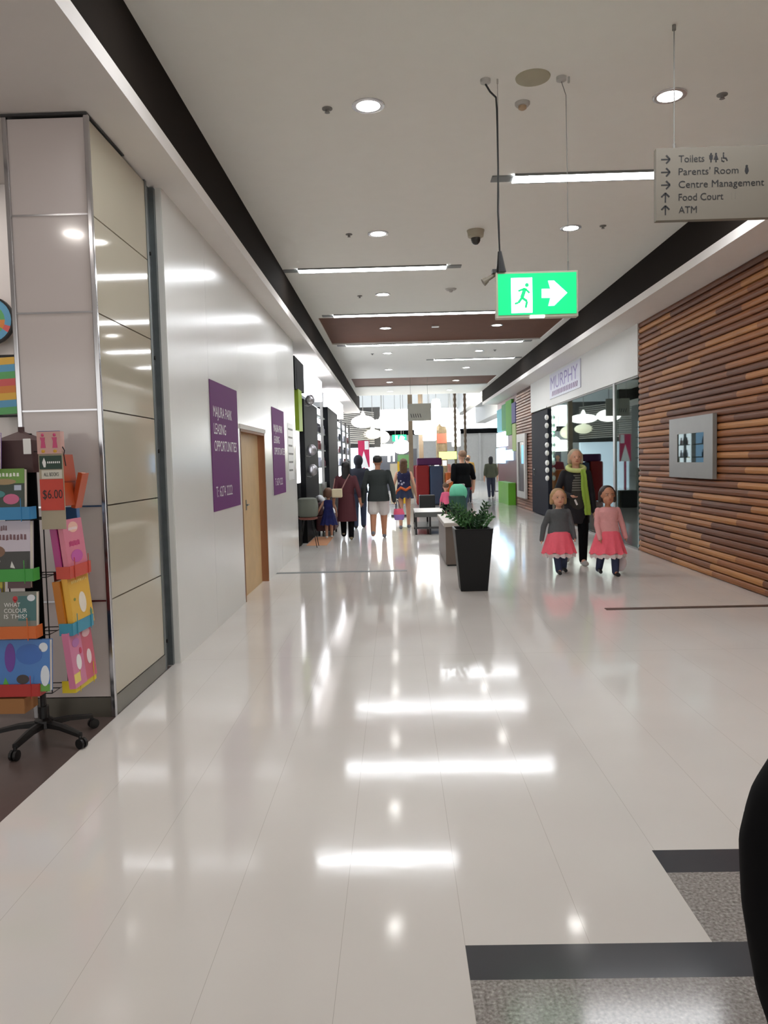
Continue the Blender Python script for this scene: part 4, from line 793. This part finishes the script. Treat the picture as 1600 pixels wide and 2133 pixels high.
book('right', .0, .635, .27, .27, .035, (196, 120, 30), 'amber book behind the yellow one in the cyan tray', dep=.0)
book('right', -.085, .33, .15, .30, .03, (214, 128, 162), 'pink book with white flower at the near end of yellow tray', [('e', .1, .42, .42, .14, (246, 242, 240)), ('e', 0, .78, .6, .08, (186, 120, 180)), ('r', -1, .08, 0, .25, (240, 220, 110)), ('e', .6, .6, .2, .06, (206, 50, 90))], dep=.05)
book('right', .07, .33, .15, .30, .04, (206, 96, 116), 'rose pink book at the far end of yellow tray', [('e', 0, .4, .4, .14, (246, 226, 226)), ('e', 0, .85, .7, .08, (236, 190, 196))], dep=.035)
book('back', -.10, .62, .16, .30, .05, (120, 32, 34), 'dark red books on the far side of the spinner', dep=.03)
book('back', -.09, 1.17, .14, .12, .04, (70, 110, 160), 'small blue and green book on the far side of the spinner', [('r', -1, 0, 1, .5, (130, 160, 80))], dep=.03)
book('back', -.02, 1.60, .12, .12, .02, (44, 70, 150), 'deep blue book corner at the back of the spinner top', dep=.03)
for k, x in enumerate((-1.83, -1.768)):
    o = thing('figure_pack', ('left' if k == 0 else 'right') + ' of two pink packs with a pink figure above the green label', 'pack', (x, 3.99, 1.60), group='pink packs on top of the spinner')
    b = B(); b.box(x - .031, x + .031, 3.975, 4.02, 1.585, 1.70); obj('pack_body', b, mat('pack pink', (206, 160, 150), .3), o)
    b = B(); b.prism([(x - .012, 3.975, 1.615), (x + .014, 3.975, 1.615), (x + .010, 3.975, 1.65), (x + .012, 3.975, 1.67), (x - .014, 3.975, 1.67), (x - .008, 3.975, 1.65)], (0, -.002, 0)); b.ell((x, 3.974, 1.682), .008, .004, .009, 8, 6); obj('pink_figure', b, mat('hot pink', (206, 70, 120), .4), o)
    b = B(); b.ell((x, 3.974, 1.598), .010, .003, .009, 8, 6); obj('gold_seal', b, mat('gold seal', (214, 164, 50), .4), o)
o = tag(obj('price_tag', B().box(-1.925, -1.885, 3.955, 3.96, 1.585, 1.665), WHT, bevel=.002), 'blank white tag hanging beside the spinner pole', 'tag')
b = B(); b.box(-2.22, -1.965, 3.9, 4.05, .235, .315); b.cur = 1; b.box(-2.23, -1.955, 3.99, 3.995, .315, .318); tag(obj('cardboard_box', b, [mat('cardboard', (166, 116, 70), .7), PLY], bevel=.003), 'brown cardboard box on the lowest ring of the book spinner', 'box')
# ================================================================== PEOPLE
def person(label, loc, rz, H, sp):
    """local frame: faces -Y, x to the viewer's right, feet at z=0"""
    root = thing('person', label, 'person', loc, rz)
    ch = sp.get('child', 0); vox = sp.get('vox', .012); sk = sp.get('skin', SKIN)
    hip = .53 * H if not ch else .45 * H; sh = .81 * H if not ch else .745 * H; hh = (.140 if not ch else .208) * H
    hc = H - hh * .5; wd = sp.get('wide', 1) * H; shx = (.105 if not ch else .095) * wd; st = sp.get('stoop', 0)
    hx, hy = sp.get('turn', (0, 0)); pel = Vector((0, 0, hip)); hd = Vector((0, -st, hc))
    ft = sp.get('feet', [(-.05, -.06, 0), (.05, .08, .0)]); an = []; kn = []; hp = []
    for (fx, fy, fz), s in zip(ft, (-1, 1)):
        h0 = Vector((s * .05 * wd, 0, hip)); a = Vector((fx * H, fy * H, (.045 + fz) * H)); k = (h0 + a) / 2 + Vector((0, -.018 * H - abs(fz) * .5 * H - abs(fy) * .12 * H, .012 * H)); hp.append(h0); kn.append(k); an.append(a)
    S = [Vector((s * shx * .93, -st * .8, sh - .018 * H)) for s in (-1, 1)]; hand = sp.get('hands', [(-.16, -.03, .43), (.16, .02, .43)]); W = [Vector((x * H, y * H, z * H)) for x, y, z in hand]; E_ = []
    for s, a, w_, e in zip((-1, 1), S, W, sp.get('elbows', [None, None])):
        E_.append(Vector((e[0] * H, e[1] * H, e[2] * H)) if e else (a + w_) / 2 + Vector((s * .015 * H, .028 * H, -.005 * H)))
    k = H
    def torso(b, g=0, z0=None, z1=1):
        z0 = hip - .04 * H if z0 is None else z0; sec = []
        for t, rx, ry in ((0, .102, .072), (.12, .101, .072), (.3, .092, .064), (.5, .080, .056), (.7, .090, .060), (.84, .097, .057), (.93, .085, .047), (1.0, .050, .036)):
            z = z0 + (sh + .02 * H - z0) * t; sec.append((0, -st * .8 * max(0, t - .3) / .7, z, rx * wd + g, ry * wd + g))
        b.loft(sec)
    def legs(b, g=0, zc=0, r=(.046, .036, .024)):
        for i in (0, 1):
            b.cap(hp[i], kn[i], r[0] * wd + g, r[1] * wd + g)
            if zc < 1: e = kn[i].lerp(an[i], 1 - zc); b.cap(kn[i], e, r[1] * wd + g, (r[2] + (r[1] - r[2]) * zc) * wd + g)
    def arms(b, g=0, cut=1.0):
        for i in (0, 1):
            b.cap(S[i], E_[i], .0265 * wd + g * .8, .022 * wd + g)
            if cut > 0: b.cap(E_[i], E_[i].lerp(W[i], cut), .023 * wd + g, .0165 * wd + g)
    # ---- body, one surface
    b = B(); torso(b, -.014 * H); legs(b); arms(b)
    b.cap((0, -st * .8, sh), hd - Vector((0, 0, hh * .35)), .034 * k, .030 * k)
    hw = hh * .37; b.ell(hd + Vector((0, hh * .04, hh * .08)), hw, hh * .43, hh * .42); b.ell(hd + Vector((0, -hh * .10, -hh * .20)), hw * .78, hh * .30, hh * .30)
    b.cap(hd + Vector((0, -hh * .40, hh * .02)), hd + Vector((0, -hh * .47, -hh * .09)), hh * .045, hh * .07, 8)
    for s in (-1, 1): b.ell(hd + Vector((s * hw, hh * .04, -hh * .03)), hh * .05, hh * .09, hh * .13, 8, 6)
    for i, s in ((0, -1), (1, 1)):
        d = (W[i] - E_[i]).normalized(); side = Vector((0, 1, 0)).cross(d); side = (side if side.length > .1 else Vector((1, 0, 0))).normalized(); fwd = d.cross(side).normalized()
        if fwd.y > 0: fwd = -fwd
        hl = .055 * H * (1 if not ch else .85); pw = hl * .30; pc = W[i] + d * hl * .5
        b.cap(W[i], pc + fwd * pw * .3, pw * .75, pw * .8, 8); b.cap(W[i] + fwd * pw * .6, pc + fwd * pw * .8, pw * .55, pw * .55, 8); b.cap(W[i] - fwd * pw * .5, pc - fwd * pw * .8, pw * .55, pw * .55, 8)
        inn = side * (-s if side.x > 0 else s); curl = sp.get('curl', .35)
        for q, ln in zip((-1.05, -.35, .35, 1.05), (.40, .50, .53, .46)):
            f0 = pc + fwd * pw * q + d * hl * .12; f1 = f0 + (d + inn * curl * .5).normalized() * hl * ln * .6; f2 = f1 + (d * .7 + inn * curl * 1.4).normalized() * hl * ln * .55
            rf = max(hl * .075, vox * .62); b.cap(f0, f1, rf, rf * .95, 6); b.cap(f1, f2, rf * .95, rf * .8, 6)
        t0 = W[i] + fwd * pw * 1.0 + d * hl * .12; t1 = t0 + (fwd * .8 + d * .8 + inn * .2).normalized() * hl * .33; t2 = t1 + (fwd * .15 + d + inn * .3).normalized() * hl * .28
        rf = max(hl * .09, vox * .7); b.cap(t0, t1, rf, rf, 6); b.cap(t1, t2, rf, rf * .85, 6)
    for a in an: b.cap(a, a + Vector((0, -.07 * H, -.025 * H)), .022 * k, .018 * k)
    body = obj('body', b, sk, root, local=True, remesh=vox, sm=2)
    # ---- face
    if sp.get('face', 1):
        for s in (-1, 1):
            b = B(); b.ell(hd + Vector((s * hh * .155, -hh * .355, hh * .03)), hh * .045, hh * .04, hh * .022, 10, 7); e = obj('eye', b, mat('eye white', (206, 196, 190), .3), root, local=True, smooth=True)
            b = B(); b.ell(hd + Vector((s * hh * .155, -hh * .388, hh * .03)), hh * .028, hh * .014, hh * .026, 8, 6); obj('iris', b, mat('iris', (48, 36, 30), .3), e, local=True)
            b = B(); b.cap(hd + Vector((s * hh * .08, -hh * .40, hh * .105)), hd + Vector((s * hh * .22, -hh * .35, hh * .11)), hh * .014, hh * .010, 6); obj('eyebrow', b, sp.get('browm', sp['hairm']), root, local=True)
        b = B(); b.cap(hd + Vector((-hh * .08, -hh * .375, -hh * .24)), hd + Vector((hh * .08, -hh * .375, -hh * .24)), hh * .022, hh * .022, 6); b.cap(hd + Vector((0, -hh * .39, -hh * .235)), hd + Vector((0, -hh * .385, -hh * .255)), hh * .03, hh * .03, 6); obj('mouth', b, mat('lips', (176, 90, 82), .4), root, local=True)
    # ---- hair
    hs_ = sp.get('hair', 'short'); b = B(); b.ell(hd + Vector((0, hh * .13, hh * .17)), hw * 1.12, hh * .44, hh * .38, 16, 10)
    if hs_ != 'short': b.ell(hd + Vector((0, hh * .2, -hh * .05)), hw * 1.08, hh * .33, hh * .42, 14, 9)
    if hs_ == 'long':
        ln = sp.get('hairlen', .22) * H; b.loft([(0, -st + hh * .15, hc - ln, hh * .22, hh * .10), (0, -st + hh * .27, hc - ln * .6, hh * .38, hh * .17), (0, -st + hh * .27, hc - hh * .1, hw * 1.12, hh * .26), (0, -st + hh * .2, hc + hh * .2, hw * 1.0, hh * .3)], 14)
    if hs_ == 'bob':
        for s in (-1, 1): b.cap(hd + Vector((s * hw * .98, hh * .08, hh * .15)), hd + Vector((s * hw * 1.05, hh * .08, -hh * .30)), hh * .12, hh * .11)
    if hs_ == 'hood': b.ell(hd + Vector((0, hh * .10, 0)), hw * 1.3, hh * .48, hh * .6, 16, 10); b.cap((0, 0, sh), (0, .02 * H, sh + .05 * H), .05 * H, .045 * H)
    obj('hair' if hs_ != 'hood' else 'hood', b, sp['hairm'], root, local=True, remesh=max(vox, .01), sm=2)
    # ---- clothes
    g = sp.get('g', .009 * H)
    if 'top' in sp:
        M, slv, z0 = sp['top']; b = B(); torso(b, g, z0 * H)
        if slv is not None: arms(b, g * .8, slv)
        if sp.get('turtle'): b.cap((0, -st * .8, sh), (0, -st * .85, sh + .045 * H), .042 * k, .038 * k)
        top = obj(sp.get('topname', 'top'), b, M, root, local=True, remesh=vox, sm=7)
    if 'pants' in sp:
        M, zc = sp['pants']; b = B(); b.loft([(0, 0, hip - .05 * H, .085 * wd + g * .6, .060 * wd + g * .6), (0, 0, hip, .09 * wd + g * .6, .063 * wd + g * .6), (0, 0, hip + .05 * H, .085 * wd + g * .6, .058 * wd + g * .6)])
        loose = sp.get('loose', 0)
        for i in (0, 1):
            b.cap(hp[i], kn[i] if zc < 1 else hp[i].lerp(kn[i], .82), .046 * wd + g * .3 + loose, (.040 if zc < 1 else .05) * wd + g * .5 + loose)
            if zc < 1: b.cap(kn[i], kn[i].lerp(an[i], 1 - zc * .9), .038 * wd + g * .5 + loose, .028 * wd + g * .5 + loose)
        obj(sp.get('pantsname', 'trousers'), b, M, root, local=True, remesh=vox, sm=2)
    if 'skirt' in sp:
        M, z1, z0, r1, r0 = sp['skirt']; b = B(); n = 48; rs = []
        for q in range(7):
            t = q / 6; z = (z1 + (z0 - z1) * t) * H; r = (r1 + (r0 - r1) * t ** .85) * H; rs.append([Vector((r * (1 + .07 * t * math.sin(i * PI / 2.0)) * math.cos(2 * PI * i / n), r * .82 * (1 + .07 * t * math.sin(i * PI / 2.0)) * math.sin(2 * PI * i / n), z - .012 * H * t * math.sin(i * 1.3))) for i in range(n)])
        rs.append([p * .97 + Vector((0, 0, .03 * p.z)) for p in rs[-1]]); rs.append([Vector((p.x * .8, p.y * .8, z1 * H - .005)) for p in rs[0]])
        obj('skirt', b.rings(rs), M, root, local=True, smooth=True)
        if 'trim' in sp:
            b = B(); rs = []
            for q in range(3):
                t = q / 2; z = (z0 - .012 - .035 * t) * H; r = (r0 * (.95 - .02 * t)) * H; rs.append([Vector((r * (1 + .07 * math.sin(i * PI / 2.0)) * math.cos(2 * PI * i / n), r * .82 * (1 + .07 * math.sin(i * PI / 2.0)) * math.sin(2 * PI * i / n), z + (.012 * H if q == 0 else 0) - .012 * H * math.sin(i * 2.1) * t)) for i in range(n)])
            rs.append([Vector((p.x * .96, p.y * .96, p.z)) for p in rs[-1]]); rs.append([Vector((p.x * .9, p.y * .9, p.z + .01)) for p in rs[0]])
            obj('skirt_trim', b.rings(rs), sp['trim'], root, local=True, smooth=True)
    # ---- shoes
    for i in (0, 1):
        b = B(); a = an[i]; r = .026 * k; fz = max(0, ft[i][2]) * H; z = a.z - .045 * H
        h0 = Vector((a.x, a.y + .012 * H, z + r)); toe = Vector((a.x + (-.006 if i == 0 else .006) * H, a.y - .085 * H, z + r * .82))
        if fz: h0.z += .04 * H * min(1, ft[i][2] / .03)
        b.cap(h0, toe, r, r * .85, 12); b.cap(h0, a, r * .9, r * .85, 10)
        lo = min(v.z for v in b.v); mn = z + (0 if fz else 0)
        for v in b.v: v.z = max(v.z, mn + .002) if not fz else v.z
        for v in b.v: v.z = max(v.z, .001)
        obj('shoe', b, sp.get('shoes', BLK), root, local=True, remesh=vox * .8, sm=1)
    root['_'] = 0; del root['_']
    return dict(root=root, hd=hd, hh=hh, S=S, W=W, E=E_, sh=sh, hip=hip, st=st, H=H, wd=wd)

BLKC = mat('black cloth', (10, 10, 13), .9, noise=.03, spec=.15); NAVYC = mat('navy cloth', (44, 54, 84), .75); JEAN = mat('denim', (66, 84, 106), .8, noise=.08, scale=30); PINKT = mat('coral tulle', (250, 104, 122), .7, noise=.05, scale=30)
GREYK = mat('grey knit', (88, 90, 92), .85, noise=.06, scale=40); PINKK = mat('dusty pink knit', (222, 158, 156), .85, noise=.04, scale=40); TRIM = mat('white tulle trim', (222, 206, 204), .8)
BLOND = mat('blond hair', (176, 142, 98), .6, noise=.15, scale=30); DKHAIR = mat('dark brown hair', (46, 34, 30), .5, noise=.15, scale=30); GREYH = mat('grey blond hair', (184, 170, 144), .6, noise=.12, scale=30); BLKH = mat('black hair', (24, 22, 22), .45, noise=.1, scale=30); BRNH = mat('long brown hair', (98, 70, 48), .5, noise=.25, scale=30)
SILV = mat('silver shoe', (176, 174, 170), .4); WHSH = mat('white shoe', (226, 224, 220), .5)

# --- grandmother with green scarf
g = person('older woman in dark clothes with a long lime green scarf, holding a small tag', (2.50, 10.75, 0), 0.02, 1.61, dict(
    skin=SKIN, vox=.009, hair='bob', hairm=GREYH, browm=GREYH, top=(mat('black jacket', (24, 24, 30), .8), 1.0, .36), topname='jacket', pants=(BLKC, 0), shoes=SILV, feet=[(-.075, .09, .02), (.045, -.05, 0)],
    hands=[(-.075, -.155, .605), (.15, -.02, .46)], elbows=[(-.165, .0, .635), None], wide=1.05))
rt = g['root']; H = g['H']; sh = g['sh']
def stripes_mat():
    M = mat('striped knit', (60, 58, 54), .85, noise=0); nt, b = nodes(M); gm = nt.nodes.new('ShaderNodeTexCoord'); sp = nt.nodes.new('ShaderNodeSeparateXYZ'); nt.links.new(gm.outputs['Object'], sp.inputs[0])
    f = math_node(nt, 'MODULO', sp.outputs[2], .034); f = math_node(nt, 'GREATER_THAN', f, .021); hi = math_node(nt, 'MULTIPLY', f, math_node(nt, 'GREATER_THAN', sp.outputs[2], 1.02))
    mx = nt.nodes.new('ShaderNodeMix'); mx.data_type = 'RGBA'; mx.inputs[6].default_value = rgb((58, 56, 50)); mx.inputs[7].default_value = rgb((128, 126, 118)); nt.links.new(hi, mx.inputs[0]); nt.links.new(mx.outputs[2], b.inputs['Base Color']); return M
b = B(); b.loft([(0, -.012, .70, .125, .105), (0, -.022, .86, .135, .112), (0, -.026, 1.0, .115, .100), (0, -.026, 1.14, .120, .100), (0, -.02, 1.26, .115, .085), (0, -.01, 1.32, .07, .06)]); obj('knit_top', b, stripes_mat(), rt, local=True, remesh=.01, sm=3)
LIME = mat('lime scarf', (150, 184, 66), .75, noise=.06, scale=25); LIME2 = mat('pale lime scarf', (206, 218, 140), .75, noise=.06, scale=25)
b = B(); n = 20; rs = []
pts = [(.115 * math.cos(a) * 1.0, -.02 + .095 * math.sin(a), sh + .045 - .035 * (-math.sin(a))) for a in [i * 2 * PI / 18 for i in range(19)]]; b.tube(pts, .034, 10); sc = obj('scarf', b, LIME2, rt, local=True, remesh=.009, sm=3)
b = B()
rs = []
for q, (x, y, z, w_) in enumerate(((.055, -.125, 1.335, .045), (.07, -.155, 1.24, .042), (.075, -.155, 1.1, .05), (.095, -.155, .95, .052), (.115, -.15, .82, .05), (.125, -.145, .70, .045))):
    rs.append([Vector((x - w_, y + .004, z)), Vector((x - w_ * .4, y - .014, z)), Vector((x + w_ * .2, y - .006, z)), Vector((x + w_, y - .016, z)), Vector((x + w_, y + .008, z)), Vector((x, y + .012, z))])
b.rings(rs); obj('scarf_end', b, LIME, sc, local=True, remesh=.009, sm=2)
b = B(); W0 = g['W'][0]; b.obox(W0 + Vector((.055, -.03, -.12)), Vector((.9, 0, .4)).normalized(), Y3, Vector((-.4, 0, .9)).normalized(), .012, .002, .035)
tg = tag(obj('price_tag', B().obox(Vector((2.50, 10.75, 0)) + W0 + Vector((.06, -.02, -.085)), Vector((.92, 0, .38)).normalized(), Y3, Vector((-.38, 0, .92)).normalized(), .012, .003, .04), WHT), 'small white tag dangling from the older woman hand', 'tag')
# --- two girls in pink tutus
for nm, x, y, hg, topm, hr, hm, skn, ft, hd_ in (
    ('left little girl with blond hair, grey jumper and coral pink tutu', 2.09, 9.95, 1.10, GREYK, 'bob', BLOND, SKIN, [(-.02, -.06, 0), (.07, .07, .01)], [(-.20, .02, .40), (.17, -.05, .42)]),
    ('right little girl with dark hair, pale pink jumper and coral pink tutu', 2.66, 9.72, 1.13, PINKK, 'bob', DKHAIR, SKIN2, [(-.075, .09, .015), (.06, -.07, 0)], [(-.12, -.10, .42), (.20, .0, .42)])):
    p = person(nm, (x, y, 0), .05, hg, dict(child=1, skin=skn, vox=.0075, hair=hr, hairm=hm, top=(topm, 1.0, .46), topname='jumper', pants=(NAVYC, 0), pantsname='leggings', skirt=(PINKT, .50, .25, .12, .20), trim=TRIM, shoes=BLK, feet=ft, hands=hd_, wide=1.22))
b = B(); b.ell((2.86, 9.85, .13), .07, .07, .10, 14, 10, Euler((0, .3, 0)).to_matrix()); tag(obj('plush_bag', b, mat('pale lilac plastic', (232, 222, 226), .4), remesh=.012, sm=2), 'small pale bag trailing near the floor behind the right little girl', 'bag')
bpy.data.objects['plush_bag'].location.z = .02

# --- walkers seen from behind
PI_ = PI
m1 = person('woman in long maroon dress and black leggings walking away, cream bag at her hip', (-.98, 15.0, 0), PI_ + .02, 1.52, dict(skin=SKIN2, vox=.011, face=0, hair='long', hairm=BLKH, hairlen=.27, top=(mat('maroon dress', (84, 36, 44), .8), .45, .27), topname='dress', pants=(BLKC, 0), pantsname='leggings', shoes=mat('tan shoe', (130, 116, 90), .5), feet=[(-.05, .05, 0), (.05, -.07, .02)], hands=[(-.18, .05, .46), (.17, -.02, .46)], wide=1.1))
b = B(); b.loft([(0, 0, .36, .20, .14), (0, 0, .5, .185, .14), (0, 0, .82, .162, .125), (0, 0, .98, .125, .10)]); obj('dress_skirt', b, mat('maroon dress', (84, 36, 44), .8), m1['root'], local=True, remesh=.012, sm=2)
o = thing('handbag', 'cream boxy shoulder bag carried by the woman in maroon', 'bag', (-1.12, 14.72, .84))
b = B(); b.box(-1.24, -1.04, 14.66, 14.76, .84, 1.01); obj('bag_body', b, mat('cream leather', (206, 194, 162), .5), o, bevel=.02)
b = B(); rs = [(-1.05, 14.74, 1.0), (-.98, 14.80, 1.14), (-.90, 14.83, 1.28)]; b.tube(rs, .012, 6); b.tube([(-1.22, 14.76, 1.0), (-1.19, 14.9, 1.2)], .01, 6); obj('strap', b, mat('strap mauve', (150, 110, 104), .5), o)
person('person in dark blue hooded top and jeans walking ahead of the maroon dress', (-.86, 17.6, 0), PI_, 1.66, dict(vox=.013, face=0, hair='hood', hairm=mat('dark navy hood', (30, 32, 44), .8), top=(mat('dark navy top', (36, 40, 54), .8), 1, .48), topname='hoodie', pants=(mat('dark denim', (46, 54, 78), .8), 0), feet=[(-.05, -.05, 0), (.05, .07, 0)], wide=1.15, hands=[(-.18, 0, .45), (.18, 0, .45)]))
person('man in dark green long sleeved top and white shorts walking away', (-.36, 15.1, 0), PI_, 1.63, dict(skin=SKIN2, vox=.011, face=0, hairm=BLKH, top=(mat('dark green top', (44, 50, 50), .85), 1, .45), topname='jumper', pants=(mat('white shorts', (214, 208, 206), .8), 1), pantsname='shorts', loose=.012, shoes=mat('grey shoe', (120, 120, 130), .5), feet=[(-.06, -.07, 0), (.07, .06, .02)], hands=[(-.19, -.02, .45), (.19, 0, .45)], wide=1.25))
o = thing('gift_bag', 'pink and purple bag hanging from the right hand of the man in white shorts', 'bag', (.02, 15.0, .38))
b = B(); b.loft([(.04, 15.0, .36, .09, .05), (.04, 15.0, .47, .11, .06)]); obj('lower_half', b, mat('violet', (150, 116, 190), .5), o, bevel=.01); b = B(); b.loft([(.04, 15.0, .47, .11, .06), (.03, 15.0, .58, .085, .045)]); obj('upper_half', b, mat('hot coral', (236, 96, 130), .5), o)
b = B(); b.tube([(-.02, 15.0, .57), (.0, 15.0, .72), (.01, 15.0, .75)], .008, 6); b.tube([(.07, 15.0, .57), (.03, 15.0, .72), (.01, 15.0, .75)], .008, 6); obj('handle', b, NAVYC, o)
person('little girl in blue dress walking beside the woman in maroon', (-1.37, 15.35, 0), PI_ + .1, 1.01, dict(child=1, vox=.011, face=0, hair='bob', hairm=mat('light brown hair', (130, 98, 78), .6), top=(mat('royal blue dress', (42, 50, 116), .8, noise=.2, scale=14), None, .44), topname='dress_top', skirt=(mat('royal blue dress', (42, 50, 116), .8, noise=.2, scale=14), .52, .27, .10, .17), shoes=WHSH, hands=[(-.16, 0, .46), (.22, -.02, .50)]))
def pat():
    M = mat('navy patterned dress', (34, 34, 74), .8, noise=0); nt, b = nodes(M); tc = nt.nodes.new('ShaderNodeTexCoord'); v = nt.nodes.new('ShaderNodeTexVoronoi'); v.inputs['Scale'].default_value = 9; nt.links.new(tc.outputs['Object'], v.inputs['Vector'])
    nt.links.new(ramp(nt, v.outputs['Distance'], [(.0, (190, 190, 210)), (.22, (190, 190, 210)), (.26, (34, 34, 74)), (1, (34, 34, 74))]), b.inputs['Base Color']); return M
q = person('girl with long brown hair in short navy patterned dress', (.17, 17.2, 0), PI_ - .1, 1.56, dict(vox=.011, face=0, hair='long', hairm=BRNH, hairlen=.22, top=(pat(), None, .50), topname='dress_top', skirt=(NAVYC, .60, .44, .09, .13), shoes=mat('grey shoe', (120, 120, 130), .5), hands=[(-.17, -.02, .45), (.17, .03, .45)], wide=1.0))
b = B(); b.tube([(-.15, .05, .93), (-.05, .13, .86), (.06, .13, .92), (.15, .05, .84), (.16, 0, .74)], .035, 8); obj('tied_jumper', b, mat('orange knit', (206, 96, 44), .8), q['root'], local=True, remesh=.012, sm=2)
person('man in black tee shirt and jeans behind the planter', (1.54, 18.0, 0), PI_ + .5, 1.72, dict(vox=.011, face=0, hairm=mat('sandy hair', (140, 108, 84), .6), top=(BLKC, 0, .50), topname='tee_shirt', pants=(JEAN, 0), hands=[(-.20, -.03, .47), (.16, -.10, .58)], elbows=[None, (.165, .03, .62)], wide=1.3))
person('small child in pink top beside the man in the black tee', (1.22, 19.0, 0), PI_, .95, dict(child=1, vox=.014, face=0, hairm=BRNH, top=(mat('pink top', (232, 104, 140), .8), .5, .44), pants=(BLKC, 0)))
t = thing('pushchair', 'pushchair with mint green hood behind the leafy planter', 'pushchair', (1.08, 15.6, 0))
b = B()
for k in range(5): a = k * .36; b.ell((1.20 + .06 * math.cos(a), 15.6, .84), .18 - .01 * k, .20, .19, 14, 9)
obj('hood', b, mat('mint green', (104, 196, 160), .7), t, remesh=.014, sm=2)
b = B(); b.loft([(1.24, 15.5, .34, .10, .14), (1.24, 15.5, .5, .17, .18), (1.22, 15.55, .78, .17, .18)]); obj('seat', b, mat('dark green seat', (40, 78, 66), .7), t)
b = B(); b.tube([(1.08, 15.3, .12), (1.12, 15.5, .5), (1.3, 15.9, 1.0)], .014, 6); b.tube([(1.3, 15.3, .12), (1.35, 15.5, .5), (1.4, 15.9, 1.0)], .014, 6); b.tube([(1.3, 15.9, 1.0), (1.4, 15.9, 1.0)], .014, 6); b.tube([(1.12, 15.5, .5), (1.09, 15.95, .1)], .012, 6); b.tube([(1.35, 15.5, .5), (1.38, 15.95, .1)], .012, 6); obj('frame', b, LGREY, t)
for x, y in ((1.08, 15.3), (1.3, 15.3), (1.09, 15.95), (1.38, 15.95)):
    b = B(); b.cyl((x - .015, y, .09), (x + .015, y, .09), .089, n=16); obj('wheel', b, BLK, t)
# distant people
FAR = [(3.72, 30.3, 1.62, (78, 80, 62), (38, 42, 62), BLKH, 'woman in olive top and dark trousers far along the right side', 'long', PI),
       (2.75, 29.6, 1.6, (36, 36, 52), (60, 40, 50), BRNH, 'far shopper in dark navy top right of the man in the black tee', 'short', PI),
       (3.15, 33.5, 1.7, (190, 150, 70), (120, 60, 60), BLOND, 'far shopper in mustard top', 'short', 0),
       (3.35, 36, 1.65, (90, 60, 60), (40, 40, 50), DKHAIR, 'far shopper in brown red top', 'short', .5),
       (4.6, 33, 1.65, (110, 84, 66), (60, 56, 50), BRNH, 'far shopper in tan top at the right edge of the corridor mouth', 'long', PI),
       (2.55, 27.0, .95, (190, 40, 60), (60, 60, 80), BRNH, 'far small child in red top', 'short', PI),
       (1.3, 34.5, 1.6, (56, 30, 60), (30, 30, 40), BLKH, 'far shopper in purple top left of the brown totem', 'short', PI),
       (1.75, 33.8, 1.62, (28, 28, 36), (30, 30, 40), BLKH, 'far shopper in black top behind the orange stall', 'short', PI),
       (.95, 32.0, 1.62, (120, 34, 52), (40, 40, 60), DKHAIR, 'far shopper in crimson top behind the red drape', 'short', .3),
       (2.5, 38.5, 1.6, (140, 90, 80), (60, 60, 70), BRNH, 'far shopper in rosy brown top near the dark posts', 'short', 0),
       (3.75, 41, 1.6, (200, 196, 180), (60, 60, 70), BLOND, 'farthest shopper in cream top', 'short', 0)]
for x, y, h, c1, c2, hm, lab, hr, rz in FAR:
    person(lab, (x, y, 0), rz, h, dict(vox=.022, face=0, hair=hr, hairm=hm, child=1 if h < 1.2 else 0, top=(mat('far top %d %d %d' % c1, c1, .8), .4, .48), pants=(mat('far trousers %d %d %d' % c2, c2, .8), 0), wide=1.15))
# --- person in black right beside the camera
p = person('person in long black coat cropped at the lower right edge of the frame', (.94, 1.27, 0), PI, 1.62, dict(vox=.014, face=0, hair='short', hairm=BLKH, top=(BLKC, 1, .50), topname='jumper', pants=(BLKC, 0), hands=[(-.15, 0, .46), (.15, 0, .46)], wide=1.15))
b = B(); b.loft([(0, 0, .42, .29, .15), (0, 0, .57, .34, .16), (0, 0, .72, .365, .17), (0, 0, .84, .37, .17), (0, 0, .92, .35, .17), (0, 0, 1.0, .30, .16), (0, 0, 1.15, .23, .15), (0, 0, 1.3, .20, .13)], 28); obj('coat', b, BLKC, p['root'], local=True, remesh=.015, sm=4)
